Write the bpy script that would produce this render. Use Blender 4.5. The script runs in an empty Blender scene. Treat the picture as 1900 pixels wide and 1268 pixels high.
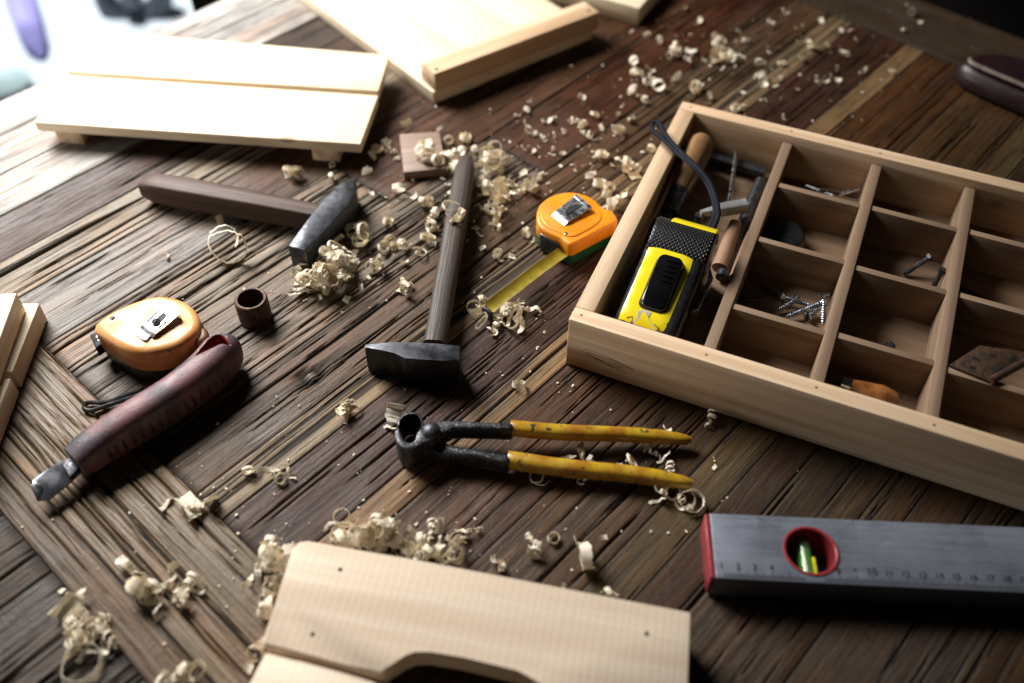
import bpy, bmesh, math, random
import numpy as np
from mathutils import Vector, Matrix

R = math.radians
scene = bpy.context.scene
C = scene.collection

# ------------------------------------------------------------------ camera
FPX, PITCH, ROLL, CAM_H = 1782.1, 0.84988, 0.00906, 0.54026
_cp, _sp, _cr, _sr = math.cos(PITCH), math.sin(PITCH), math.cos(ROLL), math.sin(ROLL)
FWD = np.array([0, _cp, -_sp]); _r0 = np.array([1., 0, 0]); _u0 = np.array([0, _sp, _cp])
RIGHT = _cr * _r0 + _sr * _u0
UP = -_sr * _r0 + _cr * _u0
cam_d = bpy.data.cameras.new('camera'); cam = bpy.data.objects.new('camera', cam_d); C.objects.link(cam)
M = Matrix.Identity(4)
for i in range(3):
    M[i][0], M[i][1], M[i][2] = RIGHT[i], UP[i], -FWD[i]
M[2][3] = CAM_H
cam.matrix_world = M
cam_d.sensor_width = 36; cam_d.lens = FPX / 1900 * 36
cam_d.clip_start = 0.01; cam_d.clip_end = 60
cam_d.dof.use_dof = True; cam_d.dof.focus_distance = 0.702; cam_d.dof.aperture_fstop = 2.9
cam_d.dof.aperture_blades = 0
scene.camera = cam

# ------------------------------------------------------------------ world, lamps, exposure
w = bpy.data.worlds.new('World'); scene.world = w; w.use_nodes = True
bg = w.node_tree.nodes['Background']; bg.inputs[0].default_value = (.88, .94, 1, 1); bg.inputs[1].default_value = 0.010


def area(name, loc, target, sx, sy, power, col):
    l = bpy.data.lights.new(name, 'AREA'); l.shape = 'RECTANGLE'; l.size = sx; l.size_y = sy
    l.energy = power; l.color = col
    o = bpy.data.objects.new(name, l); C.objects.link(o); o.location = loc
    d = Vector(target) - Vector(loc); o.rotation_euler = d.to_track_quat('-Z', 'Y').to_euler()
    return o


area('window_light', (-0.84, 1.28, 0.98), (-0.38, 0.72, 0.0), 0.75, 0.6, 21.5, (1, .98, .95)).data.spread = R(104)
area('side_fill_light', (-1.40, 0.50, 0.125), (0.0, 0.45, 0.05), 0.6, 0.15, 7.5, (1, .985, .965))  # added low fill lamp: lights the box front, leaves the compartments dark
sl = bpy.data.lights.new('outdoor_light', 'SPOT'); sl.energy = 1700; sl.spot_size = R(62); sl.spot_blend = .3; sl.shadow_soft_size = .4; sl.color = (.95, .98, 1)
so = bpy.data.objects.new('outdoor_light', sl); C.objects.link(so); so.location = (-2.6, 4.3, 2.6)
so.rotation_euler = (Vector((-1.75, 2.9, -.75)) - Vector(so.location)).to_track_quat('-Z', 'Y').to_euler()
scene.view_settings.view_transform = 'Standard'; scene.view_settings.look = 'None'
scene.view_settings.exposure = 0.0; scene.view_settings.gamma = 1.0; scene.view_settings.use_curve_mapping = False
scene.cycles.max_bounces = 8; scene.cycles.diffuse_bounces = 6

rng = random.Random(7)


# ------------------------------------------------------------------ helpers
def at(px, py, z=0.0):
    """world point at height z seen at pixel (px,py) of the 1900 px photograph"""
    d = FWD * FPX + RIGHT * (px - 950) - UP * (py - 634)
    t = (z - CAM_H) / d[2]
    p = d * t; p[2] += CAM_H
    return p


def pxm(px, py, z=0.0):
    p = at(px, py, z); return FPX / float((p - np.array([0, 0, CAM_H])) @ FWD)


def zm(x0, y0, s):
    return lambda zx, zy: (x0 + zx / s, y0 + zy / s)


def poly_at(pts, z, conv=None):
    out = []
    for p in pts:
        q = conv(*p) if conv else p
        out.append(at(q[0], q[1], z)[:2])
    return np.array(out)


def area2(P):
    x, y = P[:, 0], P[:, 1]
    return 0.5 * np.sum(x * np.roll(y, -1) - y * np.roll(x, -1))


def ccw(P):
    P = np.asarray(P, float)
    return P if area2(P) > 0 else P[::-1].copy()


def smooth_poly(P, n=4):
    P = np.asarray(P, float); N = len(P); out = []
    for i in range(N):
        p0, p1, p2, p3 = P[i - 1], P[i], P[(i + 1) % N], P[(i + 2) % N]
        for k in range(n):
            t = k / n
            out.append(.5 * ((2 * p1) + (-p0 + p2) * t + (2 * p0 - 5 * p1 + 4 * p2 - p3) * t * t + (-p0 + 3 * p1 - 3 * p2 + p3) * t ** 3))
    return np.array(out)


def smooth_path(P, n=8):
    P = [np.asarray(p, float) for p in P]; N = len(P); out = []
    for i in range(N - 1):
        p0 = P[i - 1] if i > 0 else 2 * P[0] - P[1]
        p1, p2 = P[i], P[i + 1]
        p3 = P[i + 2] if i + 2 < N else 2 * P[-1] - P[-2]
        for k in range(n):
            t = k / n
            out.append(.5 * ((2 * p1) + (-p0 + p2) * t + (2 * p0 - 5 * p1 + 4 * p2 - p3) * t * t + (-p0 + 3 * p1 - 3 * p2 + p3) * t ** 3))
    out.append(P[-1])
    return np.array(out)


def offset_poly(P, d):
    """positive d grows a ccw polygon"""
    P = np.asarray(P); e1 = P - np.roll(P, 1, 0); e2 = np.roll(P, -1, 0) - P
    n1 = np.stack([e1[:, 1], -e1[:, 0]], 1); n2 = np.stack([e2[:, 1], -e2[:, 0]], 1)
    n1 /= np.linalg.norm(n1, axis=1, keepdims=True) + 1e-12; n2 /= np.linalg.norm(n2, axis=1, keepdims=True) + 1e-12
    b = n1 + n2; l = np.linalg.norm(b, axis=1, keepdims=True); b /= l + 1e-9
    c = np.clip((b * n1).sum(1, keepdims=True), .45, 1)
    return P + b * d / c


class Thing:
    def __init__(s, name, loc, label, cat, group=None, kind=None):
        o = bpy.data.objects.new(name, None); C.objects.link(o); o.location = loc
        o.empty_display_size = .02
        o['label'] = label; o['category'] = cat
        if group: o['group'] = group
        if kind: o['kind'] = kind
        s.o = o; s.loc = np.array([loc[0], loc[1], loc[2]], float)


def finish(name, bm, mat, parent=None, smooth=35, wc=None, loc=None, label=None):
    """bm holds world coordinates; the object gets its parent's (or its own) origin"""
    off = parent.loc if isinstance(parent, Thing) else (np.array(parent['_w']) if parent is not None else (np.array(loc) if loc is not None else np.zeros(3)))
    bmesh.ops.recalc_face_normals(bm, faces=bm.faces)
    me = bpy.data.meshes.new(name)
    if wc is not None:
        d = np.array(wc[0], float); d = d / np.linalg.norm(d); up = np.array([0, 0, 1.])
        if abs(d[2]) > .9: up = np.array([0, 1., 0])
        sd = np.cross(up, d); sd /= np.linalg.norm(sd); up = np.cross(d, sd)
        seed = wc[1]
        vals = []
        for v in bm.verts:
            p = np.array(v.co); vals += [p @ d + seed * 1.37, p @ sd + seed * .731, p @ up + seed * .33]
    bmesh.ops.translate(bm, verts=bm.verts, vec=Vector(-off))
    bm.to_mesh(me); bm.free()
    if wc is not None:
        a = me.attributes.new('wc', 'FLOAT_VECTOR', 'POINT'); a.data.foreach_set('vector', vals)
    if smooth:
        me.shade_smooth(); me.set_sharp_from_angle(angle=R(smooth))
    me.materials.append(mat)
    o = bpy.data.objects.new(name, me); C.objects.link(o)
    if parent is not None:
        o.parent = parent.o if isinstance(parent, Thing) else parent
        if not isinstance(parent, Thing):
            pass
    elif loc is not None:
        o.location = loc
    o['_w'] = [float(x) for x in off]
    if label: o['label'] = label
    return o


def tag(o, label, cat, group=None, kind=None):
    o['label'] = label; o['category'] = cat
    if group: o['group'] = group
    if kind: o['kind'] = kind
    return o


def loft(bm, rings, cap0=True, cap1=True, closed=True):
    vs = [[bm.verts.new(p) for p in r] for r in rings]
    n = len(rings[0])
    for a, b in zip(vs[:-1], vs[1:]):
        for i in range(n if closed else n - 1):
            j = (i + 1) % n
            bm.faces.new((a[i], a[j], b[j], b[i]))
    if cap0: bm.faces.new(vs[0][::-1])
    if cap1: bm.faces.new(vs[-1])
    return vs


def prism(bm, P, z0, z1, bev=0.0, seg=2, P0=None):
    P = np.asarray(P, float)
    if area2(P) < 0:
        P = P[::-1]
        if P0 is not None: P0 = np.asarray(P0)[::-1]
    Q = P if P0 is None else np.asarray(P0)
    b2 = bmesh.new()
    loft(b2, [[(x, y, z0) for x, y in Q], [(x, y, z1) for x, y in P]])
    if bev:
        bmesh.ops.bevel(b2, geom=list(b2.edges), offset=bev, segments=seg, profile=.5, affect='EDGES', clamp_overlap=True)
    merge(bm, b2)


def merge(bm, b2):
    me = bpy.data.meshes.new('tmp'); b2.to_mesh(me); b2.free(); bm.from_mesh(me); bpy.data.meshes.remove(me)


def pillow(bm, P, z0, z1, rt, rb, n=4):
    P = ccw(P); rings = []
    for k in range(n + 1):
        a = math.pi / 2 * k / n
        rings.append([(x, y, z0 + rb * (1 - math.sin(a))) for x, y in offset_poly(P, -rb * (1 - math.cos(math.pi / 2 - a)) if rb else 0)] if rb else None)
    rings = [r for r in rings if r]
    rings = rings[::-1] if False else rings
    if rb:
        rings = []
        for k in range(n + 1):
            a = math.pi / 2 * k / n
            rings.append([(x, y, z0 + rb * (1 - math.cos(a))) for x, y in offset_poly(P, -rb * (1 - math.sin(a)))])
    else:
        rings = [[(x, y, z0) for x, y in P]]
    for k in range(n + 1):
        a = math.pi / 2 * k / n
        rings.append([(x, y, z1 - rt * (1 - math.sin(a))) for x, y in offset_poly(P, -rt * (1 - math.cos(a)))])
    loft(bm, rings)


def rect(c, ux, a, b):
    """rectangle centre c, half sizes a (along ux) and b"""
    ux = np.array(ux[:2], float); ux /= np.linalg.norm(ux); uy = np.array([-ux[1], ux[0]]); c = np.array(c[:2])
    return np.array([c - ux * a - uy * b, c + ux * a - uy * b, c + ux * a + uy * b, c - ux * a + uy * b])


def sweep(bm, path, W, H, n=14, e=2.0, up=(0, 0, 1), cap=True, roll=None):
    path = np.asarray(path, float); N = len(path)
    W = np.interp(np.linspace(0, 1, N), np.linspace(0, 1, len(W)), W) if np.ndim(W) else np.full(N, W)
    H = np.interp(np.linspace(0, 1, N), np.linspace(0, 1, len(H)), H) if np.ndim(H) else np.full(N, H)
    rings = []
    for i in range(N):
        t = path[min(i + 1, N - 1)] - path[max(i - 1, 0)]; t = t / (np.linalg.norm(t) + 1e-12)
        s = np.cross(t, up); s = s / (np.linalg.norm(s) + 1e-12); u = np.cross(s, t)
        r = []
        for k in range(n):
            a = 2 * math.pi * (k + .5) / n; ca, sa = math.cos(a), math.sin(a)
            x = abs(ca) ** (2 / e) * (1 if ca > 0 else -1) * W[i] / 2
            y = abs(sa) ** (2 / e) * (1 if sa > 0 else -1) * H[i] / 2
            r.append(path[i] + s * x + u * y)
        rings.append(r)
    loft(bm, rings, cap, cap)


def tube(bm, path, rad, n=8):
    """parallel-transport tube, radius may be a list"""
    path = np.asarray(path, float); N = len(path)
    rad = np.interp(np.linspace(0, 1, N), np.linspace(0, 1, len(rad)), rad) if np.ndim(rad) else np.full(N, rad)
    t0 = path[1] - path[0]; t0 /= np.linalg.norm(t0)
    a = np.array([0, 0, 1.]) if abs(t0[2]) < .9 else np.array([1., 0, 0])
    s = np.cross(t0, a); s /= np.linalg.norm(s); rings = []
    for i in range(N):
        t = path[min(i + 1, N - 1)] - path[max(i - 1, 0)]; t /= np.linalg.norm(t) + 1e-12
        s = s - t * (s @ t); s /= np.linalg.norm(s) + 1e-12; u = np.cross(t, s)
        rings.append([path[i] + rad[i] * (s * math.cos(2 * math.pi * k / n) + u * math.sin(2 * math.pi * k / n)) for k in range(n)])
    loft(bm, rings)


def lathe(bm, prof, p0, p1, n=20):
    """profile [(t along p0->p1 in metres, radius)]"""
    p0 = np.asarray(p0, float); p1 = np.asarray(p1, float); d = p1 - p0; d /= np.linalg.norm(d)
    a = np.array([0, 0, 1.]) if abs(d[2]) < .9 else np.array([1., 0, 0])
    s = np.cross(d, a); s /= np.linalg.norm(s); u = np.cross(d, s)
    rings = [[p0 + d * t + max(r, 1e-5) * (s * math.cos(2 * math.pi * k / n) + u * math.sin(2 * math.pi * k / n)) for k in range(n)] for t, r in prof]
    loft(bm, rings)


# ------------------------------------------------------------------ materials
class NT:
    def __init__(s, name):
        s.m = bpy.data.materials.new(name); s.m.use_nodes = True
        s.t = s.m.node_tree; s.b = s.t.nodes['Principled BSDF']

    def n(s, kind, **kw):
        x = s.t.nodes.new(kind)
        for k, v in kw.items(): setattr(x, k, v)
        return x

    def l(s, a, b): s.t.links.new(a, b)

    def val(s, sock, v):
        if hasattr(v, 'is_output') or isinstance(v, bpy.types.NodeSocket): s.l(v, sock)
        else: sock.default_value = v

    def math(s, op, a, b=0.0, clamp=False):
        x = s.n('ShaderNodeMath', operation=op, use_clamp=clamp); s.val(x.inputs[0], a); s.val(x.inputs[1], b); return x.outputs[0]

    def ramp(s, f, stops):
        x = s.n('ShaderNodeValToRGB'); s.l(f, x.inputs[0]); e = x.color_ramp.elements
        while len(e) < len(stops): e.new(.5)
        for k, (p, c) in zip(e, stops):
            k.position = p; k.color = (c if len(c) == 4 else (*c, 1)) if not np.isscalar(c) else (c, c, c, 1)
        return x.outputs[0]

    def mix(s, f, a, b, mode='MIX'):
        x = s.n('ShaderNodeMix', data_type='RGBA', blend_type=mode)
        s.val(x.inputs[0], f)
        for sock, v in ((x.inputs[6], a), (x.inputs[7], b)):
            if isinstance(v, tuple): sock.default_value = v if len(v) == 4 else (*v, 1)
            else: s.l(v, sock)
        return x.outputs[2]

    def mapr(s, f, a, b, c, d):
        x = s.n('ShaderNodeMapRange'); s.l(f, x.inputs[0])
        for i, v in enumerate((a, b, c, d)): x.inputs[i + 1].default_value = v
        return x.outputs[0]

    def noise(s, co, scale, detail=3, rough=.55, vec=None, dist=0.0):
        if vec is not None:
            mp = s.n('ShaderNodeMapping'); s.l(co, mp.inputs[0]); mp.inputs['Scale'].default_value = vec; co = mp.outputs[0]
        x = s.n('ShaderNodeTexNoise'); s.l(co, x.inputs['Vector'])
        x.inputs['Scale'].default_value = scale; x.inputs['Detail'].default_value = detail
        x.inputs['Roughness'].default_value = rough; x.inputs['Distortion'].default_value = dist
        return x.outputs[0]

    def attr(s, name, out='Vector'):
        x = s.n('ShaderNodeAttribute', attribute_name=name); return x.outputs[out]

    def bump(s, h, dist, strength=1.0, prev=None):
        x = s.n('ShaderNodeBump'); x.inputs['Strength'].default_value = strength; x.inputs['Distance'].default_value = dist
        s.l(h, x.inputs['Height'])
        if prev is not None: s.l(prev, x.inputs['Normal'])
        s.l(x.outputs[0], s.b.inputs['Normal']); return x.outputs[0]

    def obj(s): return s.n('ShaderNodeTexCoord').outputs['Object']


def surf(name, col, col2=None, rough=.5, metal=0.0, nscale=80, lo=.35, hi=.65, bump=0.0, bscale=300, rvar=.15, spec=.5, coat=0.0, speck=None, detail=5):
    t = NT(name); co = t.obj(); b = t.b
    n = t.noise(co, nscale, detail, .6)
    c2 = col2 or tuple(x * .7 for x in col)
    c = t.ramp(n, [(lo, col), (hi, c2)])
    if speck:
        n2 = t.noise(co, speck[1], 3, .6)
        c = t.mix(t.mapr(n2, speck[2], speck[2] + .05, 0, 1), c, speck[0])
    t.l(c, b.inputs['Base Color'])
    t.l(t.mapr(t.noise(co, nscale * 1.7, 3), .3, .7, max(.03, rough - rvar), min(1, rough + rvar)), b.inputs['Roughness'])
    b.inputs['Metallic'].default_value = metal; b.inputs['Specular IOR Level'].default_value = spec
    b.inputs['Coat Weight'].default_value = coat
    if bump: t.bump(t.noise(co, bscale, 4, .6), bump)
    return t.m


def pine(name, c1, c2, rings=1.0, saw=0.0, knot=.55, rough=.55, knots=True, bscale=.00012, spec=.35):
    t = NT(name); co = t.attr('wc')
    big = t.noise(co, 1.0, 2, .5, (3.0, 26, 26), .3)
    # growth lines: bands of a warped across-coordinate
    lines = t.noise(co, 1.0, 4, .6, (2.2, 130 * rings, 130 * rings), .15)
    fine = t.noise(co, 1.0, 2, .6, (30, 900, 900))
    c = t.ramp(lines, [(.36, c1), (.5, tuple(.5 * (a + b) for a, b in zip(c1, c2))), (.68, c2)])
    c = t.mix(t.mapr(big, .35, .7, 0, .55), c, tuple(x * .86 for x in c2))
    c = t.mix(t.mapr(fine, .45, .75, 0, .22), c, tuple(x * .62 for x in c2))
    if knots:
        mp = t.n('ShaderNodeMapping'); t.l(co, mp.inputs[0]); mp.inputs['Scale'].default_value = (9, 15, 15)
        v = t.n('ShaderNodeTexVoronoi'); t.l(mp.outputs[0], v.inputs['Vector']); v.inputs['Scale'].default_value = 1
        k = t.mapr(v.outputs['Distance'], .035, .085, 1, 0)
        c = t.mix(t.math('MULTIPLY', k, knot), c, (.23, .12, .06))
    h = t.math('ADD', lines, t.math('MULTIPLY', fine, .5))
    if saw:
        x = t.n('ShaderNodeSeparateXYZ'); t.l(co, x.inputs[0])
        wob = t.noise(co, 1.0, 2, .5, (60, 8, 8))
        s = t.math('SINE', t.math('ADD', t.math('MULTIPLY', x.outputs[0], 1380), t.math('MULTIPLY', wob, 9)))
        c = t.mix(t.mapr(s, -.2, 1, 0, saw), c, tuple(x_ * .62 for x_ in c2))
        h = t.math('ADD', h, t.math('MULTIPLY', s, .5))
    t.l(c, t.b.inputs['Base Color'])
    t.l(t.mapr(lines, .3, .7, rough - .08, rough + .1), t.b.inputs['Roughness'])
    t.b.inputs['Specular IOR Level'].default_value = spec
    t.bump(h, bscale)
    return t.m


m_pine = pine('pine_light', (.90, .79, .60), (.80, .64, .44))
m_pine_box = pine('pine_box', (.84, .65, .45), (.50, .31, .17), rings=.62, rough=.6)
m_pine_div_shaded = pine('pine_divider_shaded', (.34, .235, .15), (.20, .125, .078), rough=.7)  # same wood as the walls, compartment shade darkened into the colour
m_pine_floor_shaded = pine('pine_floor_shaded', (.25, .16, .098), (.16, .098, .058), rough=.65)  # box floor wood with the interior shade put into its colour
m_pine_saw = pine('pine_sawn', (.75, .63, .49), (.64, .50, .365), rings=.8, saw=.05, rough=.7, knots=True, bscale=.00005)
m_pink = pine('pinkish_offcut', (.33, .235, .18), (.22, .15, .115))
m_handle = pine('hammer_handle_wood', (.10, .055, .04), (.045, .024, .017), rings=1.2, rough=.5, knots=False, bscale=.0005, spec=.25)
m_handle2 = pine('grey_handle_wood', (.085, .064, .052), (.024, .017, .014), rings=1.6, rough=.5, knots=False, bscale=.0006, spec=.3)
m_toolwood = pine('tool_handle_wood', (.42, .24, .11), (.11, .05, .022), rings=.9, rough=.3, knots=False)
m_dowel = pine('dowel_wood', (.36, .22, .13), (.24, .13, .08), rough=.5, knots=False)
m_awlwood = surf('varnished_handle', (.36, .14, .04), (.14, .045, .015), rough=.2, nscale=110, coat=.6)
m_steel = surf('hammer_steel', (.075, .078, .09), (.04, .042, .048), rough=.42, metal=.75, nscale=120, bump=.00004, bscale=500, rvar=.12)
m_steel_dark = surf('forged_steel', (.055, .055, .06), (.02, .02, .022), rough=.42, metal=.6, nscale=160, bump=.00022, bscale=350, rvar=.18, speck=((.22, .24, .29, 1), 800, .60))
m_chrome = surf('chrome', (.74, .75, .77), (.55, .56, .58), rough=.17, metal=1, nscale=60, rvar=.08, speck=((.12, .1, .09, 1), 260, .7))
m_clip = surf('scuffed_clip', (.62, .62, .64), (.3, .3, .31), rough=.3, metal=1, nscale=160, rvar=.12, bump=.0001)
m_bladesteel = surf('dull_blade_steel', (.34, .345, .37), (.17, .175, .2), rough=.3, metal=.9, nscale=60, rvar=.1)
m_zinc = surf('zinc_screw', (.55, .60, .66), (.36, .40, .45), rough=.25, metal=1, nscale=200)
m_orange = surf('orange_plastic', (.86, .31, .014), (.74, .23, .010), rough=.36, nscale=50, bump=.00008, bscale=900, speck=((.28, .1, .02, 1), 300, .73))
m_orange_old = surf('worn_orange_plastic', (.74, .36, .12), (.56, .21, .045), rough=.45, nscale=45, lo=.4, hi=.66, bump=.0002, bscale=260, speck=((.12, .05, .02, 1), 130, .68))
m_tab_old = surf('worn_brown_tab', (.34, .17, .09), (.16, .07, .035), rough=.42, nscale=120)
m_green = surf('green_plastic', (.012, .085, .03), rough=.4, nscale=60)
m_black = surf('black_plastic', (.012, .012, .013), (.02, .02, .021), rough=.35, nscale=120)
m_black_gloss = surf('glossy_black', (.006, .006, .007), rough=.12, nscale=40, rvar=.04)
m_yellow = surf('yellow_plastic', (.86, .70, .02), (.80, .62, .015), rough=.2, nscale=30, coat=.3, speck=((.35, .25, .04, 1), 330, .76))
m_grip = surf('yellow_grip', (.46, .29, .018), (.32, .135, .012), rough=.33, nscale=70, lo=.38, hi=.62, bump=.0002, bscale=200, speck=((.05, .03, .015, 1), 190, .615))
m_blade_y = surf('yellow_tape_blade', (.30, .23, .015), (.21, .15, .012), rough=.4, nscale=120, speck=((.1, .08, .03, 1), 240, .7))
m_paper = surf('torn_sticker', (.72, .67, .62), (.5, .44, .4), rough=.7, nscale=130)
m_brownpaper = surf('sticker_residue', (.28, .14, .05), (.12, .06, .03), rough=.8, nscale=250)
m_knife = surf('worn_maroon_paint', (.18, .08, .085), (.058, .045, .058), rough=.5, nscale=42, lo=.40, hi=.60, bump=.0003, bscale=420, rvar=.1, detail=8, spec=.4, speck=((.26, .11, .10, 1), 240, .66))
m_knife_red = surf('dark_red_paint', (.22, .018, .02), (.12, .012, .014), rough=.4, nscale=100)
m_knife_dark = surf('maroon_groove', (.09, .015, .016), (.045, .01, .01), rough=.4, nscale=200)
m_rust = surf('rusty_iron', (.10, .05, .028), (.035, .02, .015), rough=.6, metal=.35, nscale=160, bump=.0006, bscale=300)
m_darkin = surf('black_and_recess_shade', (.008, .007, .006), rough=.7)  # black small parts, and shade painted into slots, holes, grooves and bores
m_alu = surf('scuffed_aluminium', (.21, .23, .275), (.12, .13, .16), rough=.45, metal=.25, nscale=38, lo=.38, hi=.66, bump=.0001, bscale=350, rvar=.14, detail=8)
t = NT('scuffed_aluminium_scratched'); co = t.obj()
mp = t.n('ShaderNodeMapping'); t.l(co, mp.inputs[0]); mp.inputs['Rotation'].default_value = (0, 0, R(2.4))
sa = t.noise(mp.outputs[0], 1.0, 5, .7, (14, 420, 60)); sb = t.noise(co, 34, 6, .6); sc_n = t.noise(mp.outputs[0], 1.0, 3, .6, (60, 900, 200))
c = t.ramp(t.math('ADD', t.math('MULTIPLY', sa, .55), t.math('MULTIPLY', sb, .45)), [(.36, (.22, .24, .285)), (.52, (.16, .176, .215)), (.64, (.09, .098, .12))])
c = t.mix(t.mapr(sc_n, .66, .72, 0, .5), c, (.36, .38, .42))
t.l(c, t.b.inputs['Base Color']); t.b.inputs['Metallic'].default_value = .3; t.l(t.mapr(sa, .3, .7, .34, .58), t.b.inputs['Roughness']); t.bump(sa, .00012); m_alu = t.m
m_levelred = surf('red_plastic', (.30, .035, .04), (.21, .022, .028), rough=.35, nscale=70)
m_ink = surf('black_ink', (.012, .012, .014), rough=.6)
m_strap = surf('navy_cord', (.010, .012, .022), (.006, .007, .012), rough=.7, nscale=700, bump=.0002, bscale=1500, spec=.15)
m_maroon = surf('dark_maroon', (.022, .006, .009), (.011, .004, .005), rough=.45, nscale=20)
m_rim = surf('pale_edge_tone', (.22, .17, .14), (.13, .095, .075), rough=.5, nscale=120)  # paler tone for the edge strip of the maroon tool

t = NT('vial_glass'); t.b.inputs['Base Color'].default_value = (.45, .95, .35, 1); t.b.inputs['Transmission Weight'].default_value = .9
t.b.inputs['Roughness'].default_value = .03; t.b.inputs['IOR'].default_value = 1.45; m_vial = t.m
m_vialgreen = surf('vial_liquid', (.16, .42, .03), (.10, .30, .02), rough=.15)
m_vialyellow = surf('vial_yellow', (.80, .72, .02), rough=.3)

t = NT('dimpled_rubber'); co = t.attr('wc')
mp = t.n('ShaderNodeMapping'); t.l(co, mp.inputs[0]); mp.inputs['Scale'].default_value = (430, 430, 430); mp.inputs['Rotation'].default_value = (0, 0, R(45))
v = t.n('ShaderNodeTexVoronoi'); v.voronoi_dimensions = '2D'; v.inputs['Randomness'].default_value = 0; v.inputs['Scale'].default_value = 1; t.l(mp.outputs[0], v.inputs['Vector'])
t.b.inputs['Base Color'].default_value = (.014, .014, .015, 1); t.b.inputs['Roughness'].default_value = .34
t.bump(t.mapr(v.outputs['Distance'], .1, .42, 1, 0), .0010, 1.0); m_rubber = t.m

t = NT('shaving_wood'); co = t.obj()
n = t.noise(co, 60, 3); oi = t.n('ShaderNodeObjectInfo')
c = t.ramp(n, [(.3, (.98, .92, .77)), (.7, (.965, .85, .63))])
c = t.mix(t.mapr(oi.outputs['Random'], 0, 1, 0, .6), c, (.975, .93, .85))
t.l(c, t.b.inputs['Base Color']); t.b.inputs['Roughness'].default_value = .6; t.b.inputs['Specular IOR Level'].default_value = .3
tr = t.n('ShaderNodeBsdfTranslucent'); t.l(c, tr.inputs[0]); mx = t.n('ShaderNodeMixShader'); mx.inputs[0].default_value = .33
t.l(t.b.outputs[0], mx.inputs[1]); t.l(tr.outputs[0], mx.inputs[2]); t.l(mx.outputs[0], t.t.nodes['Material Output'].inputs[0])
t.bump(t.noise(co, 1, 2, .5, (200, 900, 200)), .0002); m_shav = t.m

# old table planks
t = NT('reclaimed_planks'); g = t.attr('grain'); pc = t.attr('plank_colour', 'Color'); ck = t.attr('crack', 'Fac')
n1 = t.noise(g, 1.0, 6, .72, (20, 640, 1)); n2 = t.noise(g, 1.0, 4, .6, (4.5, 90, 1), .5); n3 = t.noise(g, 14, 5, .6)
n4 = t.noise(g, 1.0, 4, .62, (9, 430, 1), .12)
f = t.math('MULTIPLY', t.mapr(n1, .3, .7, .5, 1.42), t.mapr(n2, .28, .72, .72, 1.28))
f = t.math('MULTIPLY', f, t.mapr(n3, .3, .7, .72, 1.25))
c = t.mix(1.0, pc, f, 'MULTIPLY')
gm = t.noise(g, 5, 4, .6)
c = t.mix(t.mapr(gm, .52, .68, 0, .22), c, (.09, .075, .065))
pore = t.mapr(n4, .60, .655, 0, .72)
c = t.mix(pore, c, (.022, .015, .011))
n5 = t.noise(g, 1.0, 3, .55, (3.2, 120, 1), .1); n6 = t.noise(g, 1.0, 3, .6, (5, 300, 1), .1)
la_ = t.mapr(t.math('ABSOLUTE', t.math('SUBTRACT', n5, .47)), .004, .016, 1, 0); lb_ = t.mapr(t.math('ABSOLUTE', t.math('SUBTRACT', n6, .55)), .006, .022, 1, 0)
lines = t.math('MULTIPLY', t.math('MAXIMUM', la_, lb_), t.mapr(t.noise(g, 1.0, 2, .5, (9, 60, 1)), .38, .6, .15, 1), clamp=True)
c = t.mix(t.math('MULTIPLY', lines, .78), c, (.018, .012, .009))
hue = t.noise(g, 1.0, 3, .5, (6, 40, 2)); c = t.mix(t.mapr(hue, .45, .7, 0, .45), c, t.mix(1.0, c, (1.35, .85, .62), 'MULTIPLY'))
spots = t.mapr(t.noise(g, 150, 2, .5), .70, .76, 0, .8)
c = t.mix(spots, c, (.02, .015, .012))
c = t.mix(ck, c, (.010, .0075, .006))
t.l(c, t.b.inputs['Base Color'])
r = t.math('ADD', t.mapr(n3, .3, .7, .33, .55), t.math('MULTIPLY', n1, .12))
r = t.math('ADD', r, t.math('MULTIPLY', ck, .3))
t.l(r, t.b.inputs['Roughness']); t.b.inputs['Specular IOR Level'].default_value = .31
bn = t.bump(t.math('ADD', n1, t.math('MULTIPLY', n2, .25)), .0004, .8)
t.bump(t.math('SUBTRACT', t.math('SUBTRACT', t.noise(g, 260, 4, .6), pore), t.math('MULTIPLY', lines, 1.3)), .00035, .9, bn)
m_table = t.m

m_core = surf('table_underside', (.05, .03, .02), rough=.6)
m_floor = surf('dark_floor', (.022, .014, .011), (.012, .008, .007), rough=.6, nscale=6)
m_pave = surf('pale_pavement', (.66, .72, .76), (.5, .56, .6), rough=.8, nscale=3)
m_post = surf('dark_post_wood', (.025, .017, .013), rough=.5, nscale=20)
m_purple = surf('purple_cloth', (.42, .38, .85), rough=.8, nscale=10)
m_tyre = surf('black_tyre', (.22, .24, .30), rough=.7)
m_tealleaf = surf('pale_teal_cloth', (.6, .76, .76), rough=.8, nscale=10)

# ------------------------------------------------------------------ ground and background
TH = R(48); E1 = np.array([math.cos(TH), math.sin(TH)]); E2 = np.array([-math.sin(TH), math.cos(TH)])


def st(s, t_, z=0.0):
    p = E1 * s + E2 * t_
    return np.array([p[0], p[1], z])


bm = bmesh.new(); prism(bm, [(-6, -3), (6, -3), (6, 8), (-6, 8)], -.82, -.75)
tag(finish('floor', bm, m_floor, smooth=0), 'dark brown floor below the table at upper right', 'floor', kind='structure')
bm = bmesh.new()
prism(bm, [st(-4, 1.12)[:2], st(6, 1.12)[:2], st(6, 7)[:2], st(-4, 7)[:2]], -.745, -.70)
tag(finish('pavement', bm, m_pave, smooth=0), 'bright washed out pavement beyond the far left table edge', 'pavement', kind='structure')
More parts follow.
